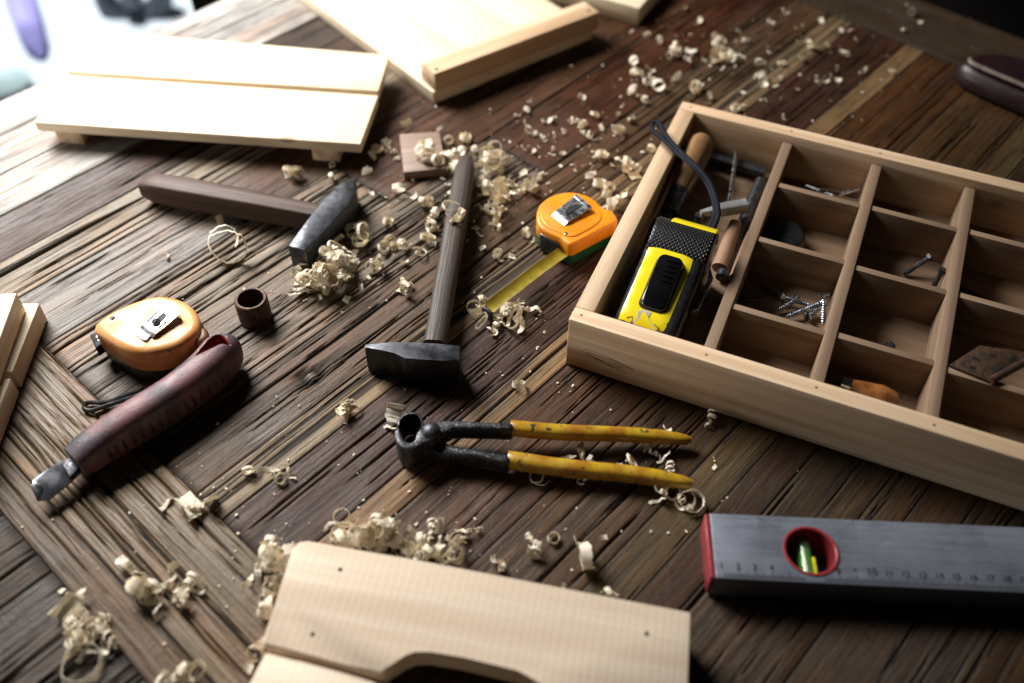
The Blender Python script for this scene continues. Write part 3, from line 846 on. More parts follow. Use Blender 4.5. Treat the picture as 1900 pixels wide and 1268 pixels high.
bm = bmesh.new(); lathe(bm, [(-.004, .0062), (0, .0066), (.0012, .0063), (.0028, .0050), (.0037, .003), (.0041, .0001)], rv - np.array([0, 0, .001]), rv + np.array([0, 0, 1]), 24); finish('rivet', bm, m_steel, pin)
zq = zm(640, 560, 2.714)


def grip(a_, b_, z0, z1, w0, w1):
    p0, p1 = at(*zq(*a_), z0), at(*zq(*b_), z1); bm = bmesh.new()
    ptz = [p0 + (p1 - p0) * k for k in np.linspace(0, 1, 22)]; d = (p1 - p0) / np.linalg.norm(p1 - p0)
    nn = np.cross(d, (0, 0, 1)); ptz = [p + nn * (.0009 * math.sin(i * .31)) for i, p in enumerate(ptz)]
    ptz = [p0 - d * .0003] + ptz + [p1 + d * .002, p1 + d * .004]
    sweep(bm, ptz, [w0 * .93, w0, w0 * .99, w0 * .97, w0 * .95, w0 * .93, w1, w1, w1 * .8, w1 * .35], [w0 * .93, w0, w0, w0, w0 * .97, w0 * .95, w1, w1, w1 * .8, w1 * .35], 18, 2.4)
    finish('grip', bm, m_grip, pin)


grip((836, 636), (1715, 694), .0142, .0075, .0108, .0100)
grip((822, 795), (1720, 911), .0095, .0072, .0118, .0110)

# ------------------------------------------------------------------ utility knife
kn = Thing('utility_knife', (*at(280, 780, 0)[:2], 0), 'worn maroon utility knife with a short steel blade, left of the pincers', 'knife')
cz = .0165
pth = smooth_path([at(140, 858, .0135), at(190, 822, .0145), at(260, 777, cz), at(330, 733, cz), at(385, 690, cz), at(414, 656, .017), at(422, 634, .017)], 8)
bm = bmesh.new()
sweep(bm, pth, [.0225, .0235, .024, .0245, .0245, .0245, .0245, .0245, .0255, .0265, .0275, .028, .027, .022, .013],
      [.0215, .025, .027, .0285, .030, .0305, .031, .0315, .032, .0325, .033, .0325, .031, .027, .014], 28, 2.7)
body = finish('knife_body', bm, m_knife, kn, smooth=60)
# tail opening: a red-lined channel with a worn lip
zk = zm(150, 540, 6.129)
lip = [(1300, 735), (1380, 640), (1460, 545), (1530, 482), (1600, 490), (1660, 545), (1685, 600), (1600, 605), (1530, 640), (1420, 690)]
P = smooth_poly(ccw(poly_at([zk(*p) for p in lip], .0325)), 3)
bm = bmesh.new(); prism(bm, P, .0175, .06); cut = finish('cutter', bm, m_knife_red)
body.data.materials.append(m_knife_red)
md = body.modifiers.new('cut', 'BOOLEAN'); md.object = cut; md.operation = 'DIFFERENCE'; md.solver = 'EXACT'; md.material_mode = 'TRANSFER'
bpy.context.view_layer.update()
nm = bpy.data.meshes.new_from_object(body.evaluated_get(bpy.context.evaluated_depsgraph_get()))
body.modifiers.clear(); body.data = nm; nm.name = 'knife_body'; bpy.data.objects.remove(cut)
c_ = P.mean(0); bm = bmesh.new(); prism(bm, c_ + (P - c_) * .96, .0172, .0195, .0003); finish('slider_channel', bm, m_knife_red, kn)
# finger ribs along the near side
bm = bmesh.new()
for k in range(19):
    f = .16 + .66 * k / 18; i = f * (len(pth) - 1); i0 = int(i); p = pth[i0] + (pth[min(i0 + 1, len(pth) - 1)] - pth[i0]) * (i - i0)
    tg = pth[min(i0 + 1, len(pth) - 1)] - pth[i0 - 1]; tg /= np.linalg.norm(tg); sd = np.cross(tg, (0, 0, 1))
    rib = [p + sd * (.0126 * math.cos(a_) ** .75 if math.cos(a_) > 0 else 0) + np.array([0, 0, .0152 * math.sin(a_)]) for a_ in np.linspace(-.75, .42, 8)]
    tube(bm, rib, [.0004, .0011, .0013, .0013, .0012, .0004], 7)
finish('grip_ribs', bm, m_knife_dark, kn)
P = poly_at([(58, 905), (66, 890), (102, 866), (136, 848), (150, 872), (120, 897), (88, 922), (66, 926)], .012)
bm = bmesh.new(); prism(bm, P, .0100, .0116, .0004)
bd_ = at(136, 848, .012)[:2] - at(66, 890, .012)[:2]; bd_ /= np.linalg.norm(bd_); bq_ = np.array([-bd_[1], bd_[0]]); bc_ = P.mean(0)


def tilt_blade(bm_, k):
    for v_ in bm_.verts: v_.co.z += k * float((np.array(v_.co)[:2] - bc_) @ bq_)


tilt_blade(bm, .27)
finish('blade', bm, m_bladesteel, kn)
P = poly_at([(112, 858), (133, 843), (146, 866), (128, 884)], .015)
bm = bmesh.new(); prism(bm, P, .0085, .0140, .0006); finish('blade_holder', bm, m_steel_dark, kn)
P = poly_at([(58, 906), (64, 894), (80, 905), (72, 923), (66, 925)], .0121)
bm = bmesh.new(); prism(bm, P, .0104, .0121, .0003); tilt_blade(bm, .27); finish('blade_tip', bm, m_chrome, kn)

# ------------------------------------------------------------------ rusty collar
c_ = at(472, 598, .0)[:2] + np.array([0, .0055])
ring_t = Thing('rusty_nut', (*c_, 0), 'rusty brown octagonal collar standing on the grey planks', 'nut')
bm = bmesh.new(); ro, ri, hh = .0125, .0094, .0205
ang = [2 * math.pi * (k + .35) / 40 for k in range(40)]


def octr(a_, r_):
    k = (a_ % (math.pi / 4)) - math.pi / 8
    return r_ * (.35 * .97 / math.cos(k) + .65 * 1)


rings = []
for (z_, r_, oc) in ((.0004, ri, 0), (.0004, ro * .97, 1), (.002, ro, 1), (hh - .003, ro, 1), (hh - .0008, ro * .96, 1), (hh, ro * .90, 0), (hh, ri * 1.04, 0), (hh - .001, ri, 0), (.0004, ri, 0)):
    rings.append([(c_[0] + (octr(a_, r_) if oc else r_) * math.cos(a_), c_[1] + (octr(a_, r_) if oc else r_) * math.sin(a_), z_) for a_ in ang])
loft(bm, rings, False, False); bmesh.ops.remove_doubles(bm, verts=bm.verts, dist=1e-6)
finish('collar', bm, m_rust, ring_t, smooth=28)
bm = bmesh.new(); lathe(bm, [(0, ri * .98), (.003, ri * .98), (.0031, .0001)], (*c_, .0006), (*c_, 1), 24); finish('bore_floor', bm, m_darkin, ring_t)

# ------------------------------------------------------------------ belt clip
def clip_strip(parent, corners, z0, z1, slot=True, mat=None):
    """corners far-left, far-right, near-right, near-left (world xy); springs up from the far end"""
    a_, b_, c_, d_ = [np.asarray(x, float) for x in corners]
    bm = bmesh.new(); N = 14; top, bot = [], []
    for k in range(N + 1):
        f = k / N; l_, r_ = a_ + (d_ - a_) * f, b_ + (c_ - b_) * f
        z_ = z0 + (z1 - z0) * math.sin(min(1, f / .85) * math.pi / 2) - (.0022 * max(0, (f - .85) / .15) ** 1.5)
        top.append((l_, r_, z_))
    t_ = .0008
    rings = [[(*l_, z_), (*r_, z_), (*r_, z_ - t_), (*l_, z_ - t_)] for l_, r_, z_ in top]
    loft(bm, rings); o_ = finish('belt_clip', bm, mat or m_clip, parent, smooth=40)
    if slot:
        m0, m1 = (a_ + b_) / 2, (c_ + d_) / 2; p0, p1 = m0 + (m1 - m0) * .30, m0 + (m1 - m0) * .62; wd = np.linalg.norm(b_ - a_) * .13
        dv_ = (p1 - p0) / np.linalg.norm(p1 - p0); nv_ = np.array([-dv_[1], dv_[0]]); out = []
        for k in range(9): out.append(p1 + wd * (dv_ * math.sin(math.pi * k / 8) + nv_ * math.cos(math.pi * k / 8)))
        for k in range(9): out.append(p0 - wd * (dv_ * math.sin(math.pi * k / 8) + nv_ * math.cos(math.pi * k / 8)))
        zs = z0 + (z1 - z0) * math.sin(.46 / .85 * math.pi / 2)
        bm = bmesh.new(); prism(bm, np.array(out), zs - .002, zs + .0006); finish('slot', bm, m_darkin, o_)
    return o_


# ------------------------------------------------------------------ orange tape measure with its yellow tape pulled out
zo = zm(860, 340, 4.228)
tp = Thing('tape_measure', (*at(1060, 420, 0)[:2], 0), 'bright orange tape measure with its yellow tape pulled out', 'tape measure')
zt = .0245
outl = [(572, 245), (600, 165), (680, 102), (800, 68), (920, 78), (1020, 122), (1085, 182), (1120, 200), (1165, 215), (1203, 262), (1200, 300), (1100, 352), (960, 425), (850, 478), (800, 455), (760, 425), (680, 392), (590, 330)]
P = ccw(smooth_poly(poly_at([zo(*p) for p in outl], zt), 3))
bm = bmesh.new(); pillow(bm, P, .0115, zt, .0022, .0004, 4); finish('case_top', bm, m_orange, tp, smooth=50)
bm = bmesh.new(); pillow(bm, offset_poly(P, -.0004), .0005, .0114, .0003, .0015, 3); finish('case_base', bm, m_green, tp, smooth=50)
disc = [(600, 240), (640, 170), (740, 115), (860, 100), (970, 130), (1060, 200), (1085, 270), (1040, 330), (940, 390), (850, 425), (740, 390), (640, 330)]
Pd = ccw(smooth_poly(poly_at([zo(*p) for p in disc], zt), 3))
bm = bmesh.new(); pillow(bm, Pd, zt - .001, zt + .0009, .0009, 0, 3); finish('face_disc', bm, m_orange, tp, smooth=50)
P = poly_at([zo(*p) for p in ((600, 350), (735, 425), (745, 480), (612, 400))], .018)
bm = bmesh.new(); prism(bm, offset_poly(ccw(P), .0012), .0012, .0185, .0015); finish('thumb_lock', bm, m_black, tp)
cc = [at(*zo(*p), zt + .006)[:2] for p in ((888, 78), (1010, 180), (795, 300), (690, 222))]
clip_strip(tp, [cc[0], cc[1], cc[2], cc[3]], zt + .005, zt + .0035)
bm = bmesh.new(); pm = [(cc[0] + cc[1]) / 2]; prism(bm, [cc[0], cc[1], lerp(cc[1], cc[2], .12), lerp(cc[0], cc[3], .12)], zt, zt + .0048, .0004); finish('clip_base', bm, m_clip, tp)
phillips(tp, at(*zo(805, 402), zt) + np.array([0, 0, .0001]), .0021)
# tape: leaves the near corner and droops to the table
tpath = smooth_path([at(*zo(850, 505), .0125), at(*zo(815, 520), .0125), at(*zo(600, 670), .0125), at(*zo(400, 825), .0118), at(*zo(280, 918), .0110), at(*zo(200, 985), .0100)], 7)
bm = bmesh.new(); rings = []
for i, p in enumerate(tpath):
    tg = tpath[min(i + 1, len(tpath) - 1)] - tpath[max(i - 1, 0)]; tg /= np.linalg.norm(tg); sd = np.cross((0, 0, 1), tg); sd /= np.linalg.norm(sd)
    sd = sd + np.array([0, 0, -.30]); sd /= np.linalg.norm(sd); nn = np.cross(tg, sd); hw = .0050
    up_ = [p + sd * hw * k + nn * (.0011 * k * k) for k in np.linspace(-1, 1, 7)]
    rings.append(up_ + [q_ - nn * .0003 for q_ in up_[::-1]])
loft(bm, rings); blade = finish('tape_blade', bm, m_blade_y, tp, smooth=60)
e_ = tpath[-1]; P = rect(e_ + np.array([-.001, -.0015, 0]), tpath[-1][:2] - tpath[-4][:2], .0006, .0056)
bm = bmesh.new(); prism(bm, P, .0006, e_[2] + .0004, .0002); finish('end_hook', bm, m_black, tp)

# ------------------------------------------------------------------ old orange tape measure, left
zl = zm(150, 540, 6.129)
tl = Thing('tape_measure', (*at(280, 650, 0)[:2], 0), 'grimy worn orange tape measure leaning against the maroon knife', 'tape measure')
zt = .0350
inn = [(205, 395), (260, 330), (400, 240), (600, 150), (800, 92), (940, 82), (1090, 118), (1200, 185), (1262, 265), (1285, 340), (1270, 430), (1190, 505), (1080, 575), (900, 628), (720, 645), (570, 622), (420, 550), (290, 465)]
Pi = ccw(smooth_poly(poly_at([zl(*p) for p in inn], zt), 3)); Po = offset_poly(Pi, .0040)
bm = bmesh.new(); pillow(bm, Po, .0135, zt, .0055, .001, 6); finish('case_top', bm, m_orange_old, tl, smooth=60)
bm = bmesh.new(); pillow(bm, offset_poly(Po, -.0004), .0006, .0134, .0003, .003, 3); finish('case_base', bm, m_black, tl, smooth=50)
P = ccw(smooth_poly(poly_at([zl(*p) for p in ((1230, 480), (1290, 330), (1330, 335), (1400, 390), (1438, 440), (1436, 500), (1390, 560), (1300, 590))], .029), 3))
bm = bmesh.new(); pillow(bm, P, .0006, .029, .003, .001, 4); finish('case_tab', bm, m_tab_old, tl, smooth=50)
phillips(tl, at(*zl(1355, 405), .029), .0024); phillips(tl, at(*zl(358, 312), zt) - np.array([0, 0, .0003]), .0020)
cc = [at(*zl(*p), zt + .006)[:2] for p in ((945, 115), (1125, 250), (800, 485), (650, 385))]
m_bright = surf('bright_clip_steel', (.62, .63, .65), (.42, .43, .45), rough=.34, metal=.9, nscale=120, rvar=.1)
cl_ = clip_strip(tl, [cc[0], cc[1], cc[2], cc[3]], zt + .0055, zt + .0035, True, m_bright)
for k_ in (.10, .86):
    g0, g1 = lerp(lerp(cc[0], cc[1], k_), lerp(cc[3], cc[2], k_), .12), lerp(lerp(cc[0], cc[1], k_), lerp(cc[3], cc[2], k_), .78)
    bm = bmesh.new(); sweep(bm, [[*lerp(g0, g1, q_), zt + .0055 - .002 * math.sin(min(1, (.12 + .66 * q_) / .85) * math.pi / 2)] for q_ in np.linspace(0, 1, 9)], [.0006, .0011, .0016, .0012], .0012, 8); finish('groove', bm, m_darkin, cl_)
bm = bmesh.new(); prism(bm, [cc[0], cc[1], lerp(cc[1], cc[2], .1), lerp(cc[0], cc[3], .1)], zt - .0005, zt + .0052, .0004); finish('clip_base', bm, m_chrome, tl)
P = poly_at([zl(*p) for p in ((648, 385), (798, 487), (740, 552), (700, 548), (610, 470), (556, 402))], zt + .0025)
bm = bmesh.new(); prism(bm, P, zt + .0006, zt + .0016, .0003); finish('clip_lip', bm, m_clip, tl)
phillips(tl, at(*zl(850, 345), zt + .005) - np.array([0, 0, .0003]), .0030, ang=.6)
# end hook
P = poly_at([zl(*p) for p in ((100, 505), (195, 450), (225, 520), (200, 560), (245, 600), (170, 655), (140, 590))], .019)
bm = bmesh.new(); prism(bm, P, .010, .0195, .0008); hk = finish('end_hook', bm, m_darkin, tl)
for p in ((192, 520), (212, 560)):
    c_ = at(*zl(*p), .0195); bm = bmesh.new(); lathe(bm, [(0, .0013), (.0005, .0012), (.0008, .0001)], c_ - np.array([0, 0, .0001]), c_ + np.array([0, 0, 1]), 10); finish('rivet', bm, m_zinc, hk)
# wrist cord coming out from under the knife
zc = zm(0, 480, 2.641)
cp_ = [at(*zc(*p), z_) for p, z_ in (((700, 640), .010), ((620, 668), .006), ((520, 705), .003), ((450, 705), .0025), ((418, 712), .0025), ((415, 738), .0022), ((450, 745), .0022), ((520, 722), .0028), ((620, 690), .005), ((700, 662), .009))]
bm = bmesh.new(); tube(bm, smooth_path(cp_, 6), .0016, 8); finish('wrist_cord', bm, m_black, tl)

# ------------------------------------------------------------------ spirit level
LZ = .0215
la, lb = at(1314, 951, LZ)[:2], at(1328, 1073, LZ)[:2]
ld = np.array([math.cos(R(-2.4)), math.sin(R(-2.4))]); ln = np.array([-ld[1], ld[0]])
lvw = .0445
lo = lb.copy()  # near-left top corner


def lv(x, y): return lo + ld * x + ln * y


lev = Thing('spirit_level', (*lv(.15, .022), 0), 'scuffed grey aluminium spirit level with a red ringed vial', 'spirit level')
hc = at(*zm(1280, 920, 3.065)(688, 315), LZ)[:2]; hx, hy = (hc - lo) @ ld, (hc - lo) @ ln
hr = .0162; LL = .34
bm = bmesh.new()
nh = 48
zb_, zt_2 = .0008, LZ
for z_, flip in ((LZ, False), (zb_, True)):
    pass
# body as two side strips round a round hole: build quads from the hole circle to the rectangle
cir = [2 * math.pi * k / nh for k in range(nh)]


def rect_hit(a_):
    ca, sa = math.cos(a_), math.sin(a_); ks_ = []
    if ca > 1e-6: ks_.append((.05 + hx - hx) / ca if False else (hx + .03 - hx) / ca)
    if ca < -1e-6: ks_.append((-.03) / ca)
    if sa > 1e-6: ks_.append((lvw - hy) / sa)
    if sa < -1e-6: ks_.append((-hy) / sa)
    k_ = min(ks_); return hx + ca * k_, hy + sa * k_


xL, xR = hx - .03, hx + .03
ca_ = [math.atan2(-hy, -.03), math.atan2(-hy, .03), math.atan2(lvw - hy, .03), math.atan2(lvw - hy, -.03)]
cir = sorted(set([a_ for a_ in cir] + [x % (2 * math.pi) for x in ca_]))
nh = len(cir)
inner_t = [bm.verts.new((*lv(hx + hr * math.cos(a_), hy + hr * math.sin(a_)), LZ)) for a_ in cir]
inner_b = [bm.verts.new((*lv(hx + hr * math.cos(a_), hy + hr * math.sin(a_)), zb_)) for a_ in cir]
outer_t = [bm.verts.new((*lv(*rect_hit(a_)), LZ)) for a_ in cir]
outer_b = [bm.verts.new((*lv(*rect_hit(a_)), zb_)) for a_ in cir]
for i in range(nh):
    j = (i + 1) % nh
    bm.faces.new((inner_t[i], outer_t[i], outer_t[j], inner_t[j])); bm.faces.new((inner_b[j], outer_b[j], outer_b[i], inner_b[i]))
    bm.faces.new((inner_t[j], inner_b[j], inner_b[i], inner_t[i]))
    ma = (cir[i] + (cir[j] if j else cir[j] + 2 * math.pi)) / 2; hx_, hy_ = rect_hit(ma)
    if abs(hy_) < 1e-6 or abs(hy_ - lvw) < 1e-6: bm.faces.new((outer_t[i], outer_b[i], outer_b[j], outer_t[j]))
for x0, x1 in ((.0002, xL), (xR, LL)):
    c4 = [(x0, 0), (x1, 0), (x1, lvw), (x0, lvw)]
    tv_ = [bm.verts.new((*lv(*c), LZ)) for c in c4]; bv_ = [bm.verts.new((*lv(*c), zb_)) for c in c4]
    bm.faces.new(tv_); bm.faces.new(bv_[::-1]); bm.faces.new((tv_[0], bv_[0], bv_[1], tv_[1])); bm.faces.new((tv_[3], tv_[2], bv_[2], bv_[3]))
    if x0 < .01: bm.faces.new((tv_[0], tv_[3], bv_[3], bv_[0]))
    else: bm.faces.new((tv_[1], bv_[1], bv_[2], tv_[2]))
bmesh.ops.remove_doubles(bm, verts=bm.verts, dist=1e-6)
eg = [e for e in bm.edges if e.is_manifold and abs(e.calc_face_angle(0)) > 1.2 and abs(e.verts[0].co.z - e.verts[1].co.z) < 1e-6 and e.verts[0].co.z > .01 and min((np.array(e.verts[0].co)[:2] - lv(hx, hy)) @ (np.array(e.verts[0].co)[:2] - lv(hx, hy)), 1) > (hr * 1.05) ** 2]
bmesh.ops.bevel(bm, geom=eg, offset=.0008, segments=2, profile=.5, affect='EDGES')
lb_o = finish('level_body', bm, m_alu, lev, smooth=30)
bm = bmesh.new(); prism(bm, [lv(-.0030, .0004), lv(.0, .0004), lv(.0, lvw - .0004), lv(-.0030, lvw - .0004)], .0010, LZ - .0004, .0009); finish('end_cap', bm, m_levelred, lev)
# red ring, dark well, vial
bm = bmesh.new(); prof = [(hr - .0003, LZ - .012), (hr - .0003, LZ + .0006), (hr + .0012, LZ + .0008), (hr + .0014, LZ + .0002)]
prof = [(hr + .0007, LZ + .0001), (hr + .0004, LZ + .0008), (hr - .0008, LZ + .0008), (hr - .0014, LZ + .0003), (hr - .0016, .0015), (hr - .0003, .0015)]
loft(bm, [[(*lv(hx + r_ * math.cos(a_), hy + r_ * math.sin(a_)), z_) for a_ in np.linspace(0, 2 * math.pi, 49)[:-1]] for r_, z_ in prof], False, False)
finish('vial_ring', bm, m_levelred, lev)
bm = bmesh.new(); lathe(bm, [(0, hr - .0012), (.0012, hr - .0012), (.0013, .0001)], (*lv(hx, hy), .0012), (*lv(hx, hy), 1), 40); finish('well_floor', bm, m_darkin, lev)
va, vb = lv(hx - .0012, hy - hr + .0012), lv(hx - .0012, hy + hr - .0012)
bm = bmesh.new(); lathe(bm, [(0, .0048), (.0318 - .002, .0048)], (*va, .0112), (*vb, .0112), 20); vial = finish('vial', bm, m_vial, lev)
bm = bmesh.new(); lathe(bm, [(.0012, .0034), (.021, .0034), (.0215, .001)], (*va, .0108), (*vb, .0108), 16); finish('liquid', bm, m_vialgreen, vial)
bm = bmesh.new(); prism(bm, rect((np.array(va) * .72 + np.array(vb) * .28) + ld * .0042, ln, .0062, .0009), .006, .0152, .0002); finish('vial_mark', bm, m_vialyellow, lev)
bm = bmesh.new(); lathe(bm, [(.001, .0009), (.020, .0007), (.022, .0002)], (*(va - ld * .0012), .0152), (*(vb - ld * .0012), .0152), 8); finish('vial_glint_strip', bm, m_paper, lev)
# ruler ticks and numbers printed along the near edge
bm = bmesh.new(); x0r = ((at(*zm(1280, 920, 3.065)(185, 430), LZ)[:2] - lo) @ ld)
cm = .0099
for k in range(-9, 290):
    x = x0r + k * cm / 10
    if x < .005 or x > LL - .004: continue
    L_t = .0050 if k % 10 == 0 else (.0036 if k % 5 == 0 else .0024)
    if abs(x - hx) < hr + .0012 and (hy - math.sqrt(max(0, (hr + .0018) ** 2 - (x - hx) ** 2))) < .0012 + L_t: continue
    vs = [bm.verts.new((*lv(*c), LZ + .00012)) for c in ((x - .0002, .0011), (x + .0002, .0011), (x + .0002, .0011 + L_t), (x - .0002, .0011 + L_t))]; bm.faces.new(vs)
dg = bpy.context.evaluated_depsgraph_get()
for nmb in range(1, 28):
    x = x0r + (nmb - 1) * cm
    if nmb in (5, 6, 7) or x > LL - .01: continue
    cu = bpy.data.curves.new('num', 'FONT'); cu.body = str(nmb); cu.size = .0052 if nmb % 10 else .0068; cu.align_x = 'CENTER'; cu.offset = .00014
    to = bpy.data.objects.new('num', cu); C.objects.link(to); bpy.context.view_layer.update()
    tm = bpy.data.meshes.new_from_object(to.evaluated_get(bpy.context.evaluated_depsgraph_get()))
    for v in tm.vertices:
        q_ = lv(x + v.co.x, .0066 + v.co.y); v.co = (q_[0], q_[1], LZ + .00012)
    bm.from_mesh(tm); bpy.data.meshes.remove(tm); bpy.data.objects.remove(to); bpy.data.curves.remove(cu)
finish('scale_marking', bm, m_ink, lev, smooth=0)

# ------------------------------------------------------------------ big yellow and black tape in the box
by = Thing('tape_measure', tuple(bx(50, 70, 6)), 'yellow and black tape measure with a wrist strap, standing in the box', 'tape measure')
YA = R(-.6)


def by_pt(u, v, z):
    du_, dv_ = u - 48, v - 16
    return bx(48 + du_ * math.cos(YA) - dv_ * math.sin(YA), 16 + du_ * math.sin(YA) + dv_ * math.cos(YA), z)


def prof_loft(bm, prof, u0, u1, r, n=4):
    """side profile [(v,z)] swept across u with rounded side edges"""
    P = ccw(np.array(prof, float)); rings = []
    for k in range(n + 1):
        a_ = math.pi / 2 * k / n; Q = offset_poly(P, -r * (1 - math.sin(a_))); rings.append([by_pt(u0 + r * (1 - math.cos(a_)), v, z) for v, z in Q])
    for k in range(n + 1):
        a_ = math.pi / 2 * (1 - k / n); Q = offset_poly(P, -r * (1 - math.sin(a_))); rings.append([by_pt(u1 - r * (1 - math.cos(a_)), v, z) for v, z in Q])
    loft(bm, rings)


prof = [(16, 7), (15, 20), (15, 34), (18, 41), (26, 44.5), (50, 49), (75, 54), (86, 57), (94, 61.5), (101, 63.5), (108, 63), (114, 60), (118.5, 54), (120, 45), (120, 25), (118, 10), (112, 6.5), (60, 6.3), (22, 6.3)]
bm = bmesh.new(); prof_loft(bm, prof, 26.5, 74, 7.5); finish('case', bm, m_black, by, smooth=50)
# dimpled rubber hood over the far end
hood = [(84, 57.2), (92, 61.8), (100, 64.3), (108, 63.9), (115, 60.6), (119.6, 54), (121, 44), (117, 44), (108, 58), (100, 60), (92, 57), (84, 52)]
bm = bmesh.new(); prof_loft(bm, smooth_poly(hood, 2), 26, 74.5, 4.9)
o = finish('rubber_hood', bm, m_rubber, by, smooth=50, wc=((*BV, 0), 0))
trim = [(107.5, 64.7), (110.5, 64.3), (116.5, 61.2), (121, 54), (122, 45), (120, 45), (117.5, 54), (113, 59.5), (107.5, 62)]
bm = bmesh.new(); prof_loft(bm, [(v + 1.2, z - .4) for v, z in trim], 38, 74.0, 2.2); finish('yellow_trim', bm, m_yellow, by, smooth=50)
# yellow face plate following the sloping top
pl = []
for v_ in np.linspace(14.2, 87, 22):
    pl.append((v_, float(np.interp(v_, [14.2, 16, 19, 26, 50, 75, 87], [31, 37, 42.2, 45.6, 50.2, 55.2, 58.2]))))
bm = bmesh.new(); rings = []
for i, (v_, z_) in enumerate(pl):
    e_ = min(1, (87 - v_) / 4); hwid = 17.3 * (1 - .16 * (1 - math.sqrt(max(0, 1 - (1 - e_) ** 2))))
    rings.append([by_pt(47.6 + hwid * k, v_, z_ - 1.3 * abs(k) ** 6) for k in np.linspace(-1, 1, 13)] + [by_pt(47.6 + hwid * k, v_, z_ - 4.5) for k in np.linspace(1, -1, 13)])
loft(bm, rings); finish('face_plate', bm, m_yellow, by, smooth=50)


def on_plate(u, v, dz=0): return by_pt(u, v, float(np.interp(v, [14.2, 16, 19, 26, 50, 75, 87], [31, 37, 42.2, 45.6, 50.2, 55.2, 58.2])) + dz)


def rrect(u0, u1, v0, v1, r, n=5):
    out = []
    for cu_, cv_, a0 in ((u1 - r, v1 - r, 0), (u0 + r, v1 - r, 90), (u0 + r, v0 + r, 180), (u1 - r, v0 + r, 270)):
        for k in range(n + 1): a_ = R(a0 + 90 * k / n); out.append((cu_ + r * math.cos(a_), cv_ + r * math.sin(a_)))
    return out


def plate_pad(name, u0, u1, v0, v1, r, h0, h1, mat, inset=1.0, wedge=0.0):
    bm = bmesh.new(); rings = []
    for h_, ins in ((-1, 0), (h0, 0), (h1 - .6, inset * .5), (h1, inset)):
        rings.append([on_plate(u, v, h_ + (wedge * (v - v0) / (v1 - v0) if h_ > 0 else 0)) for u, v in rrect(u0 + ins, u1 - ins, v0 + ins, v1 - ins, r)])
    loft(bm, rings); return finish(name, bm, mat, by, smooth=40)


plate_pad('button_bezel', 39.6, 60.6, 31.5, 78.5, 5, .3, .6, m_black, .3)
btn = plate_pad('lock_button', 40.4, 59.8, 32.5, 77.5, 5, .5, 3.2, m_black_gloss, 1.2, 2.2)
bm = bmesh.new()
for k in range(5):
    v_ = 55 + k * 4.3; a_, b_ = on_plate(47, v_, 3.6 + 2.2 * (v_ - 32.5) / 45), on_plate(57, v_, 3.6 + 2.2 * (v_ - 32.5) / 45)
    tube(bm, [a_ + (b_ - a_) * q_ for q_ in np.linspace(0, 1, 6)], [.0002, .0009, .0010, .0009, .0002], 8)
finish('button_ridges', bm, m_black_gloss, btn)
# torn sticker remains
bm = bmesh.new(); sp_ = [(41, 20.5), (43, 24), (41.5, 28), (45, 31), (51, 30.6), (50, 26), (53, 23), (56, 21.5), (57.5, 17.5), (53, 15.5), (47, 16)]
loft(bm, [[on_plate(u, v, h_) for u, v in sp_] for h_ in (.1, .35)]); finish('torn_sticker', bm, m_paper, by)
for sp2 in ([(35, 17), (36, 22), (39.5, 23.5), (40.5, 20), (39, 16)], [(55.5, 23), (60.5, 21), (60, 16), (57.8, 17.6)]):
    bm = bmesh.new(); loft(bm, [[on_plate(u, v, h_) for u, v in sp2] for h_ in (.1, .3)]); finish('sticker_residue', bm, m_brownpaper, by)
# chrome clip on the right side
bm = bmesh.new(); rings = []
for v_, off in ((46, 1.2), (50, 5.5), (84, 6.0), (92, 2.0)):
    rings.append([by_pt(74 + off, v_, z_) for z_ in (44, 41, 30, 27)] + [by_pt(75 + off, v_, z_) for z_ in (27, 30, 41, 44)])
loft(bm, rings); finish('belt_clip', bm, m_chrome, by)
# wrist strap: a doubled cord arching to the far left, over the box wall
zs_ = zm(1200, 220, 4.225)
sp_ = [at(*zs_(520, 870), .055), at(*zs_(560, 760), .058), at(*zs_(545, 640), .061), at(*zs_(490, 500), .064), at(*zs_(400, 390), .066), at(*zs_(280, 275), .064), at(*zs_(170, 160), .060), at(*zs_(110, 60), .057), at(*zs_(75, 25), .056), at(*zs_(45, 45), .055), at(*zs_(50, 95), .055), at(*zs_(130, 165), .058), at(*zs_(235, 265), .061), at(*zs_(360, 375), .064), at(*zs_(460, 490), .061), at(*zs_(520, 630), .058), at(*zs_(535, 750), .055), at(*zs_(495, 860), .052)]
bm = bmesh.new(); sweep(bm, smooth_path(sp_, 6), .0040, .0040, 8); finish('wrist_strap', bm, m_strap, by)

# ------------------------------------------------------------------ tools in the long compartment
ch = Thing('chisel', tuple(at(1280, 320, .03)), 'turned striped wood chisel handle lying at the far end of the box', 'chisel')
p0, p1 = at(1303, 262, .034), at(1252, 372, .024); L0 = np.linalg.norm(p1 - p0)
bm = bmesh.new(); lathe(bm, [(-.004, .0001), (-.0036, .004), (-.001, .0085), (.004, .0110), (.012, .0122), (L0 * .45, .0118), (L0 * .7, .0098), (L0 * .86, .0088), (L0 * .87, .0075)], p0, p1, 24); finish('handle', bm, m_toolwood, ch, wc=(p1 - p0, 131))
dch = (p1 - p0) / L0
bm = bmesh.new(); lathe(bm, [(L0 * .865, .0082), (L0 * 1.18, .0076), (L0 * 1.2, .006)], p0, p1, 20); finish('ferrule', bm, m_steel_dark, ch)
q0_ = p0 + dch * L0 * 1.19; q1_ = np.array([*(q0_ + dch * .055)[:2], .012]); bm = bmesh.new(); sweep(bm, [q0_, lerp(q0_, q1_, .3), q1_], [.005, .010, .011], [.005, .004, .003], 10, 4); finish('blade', bm, m_steel_dark, ch)

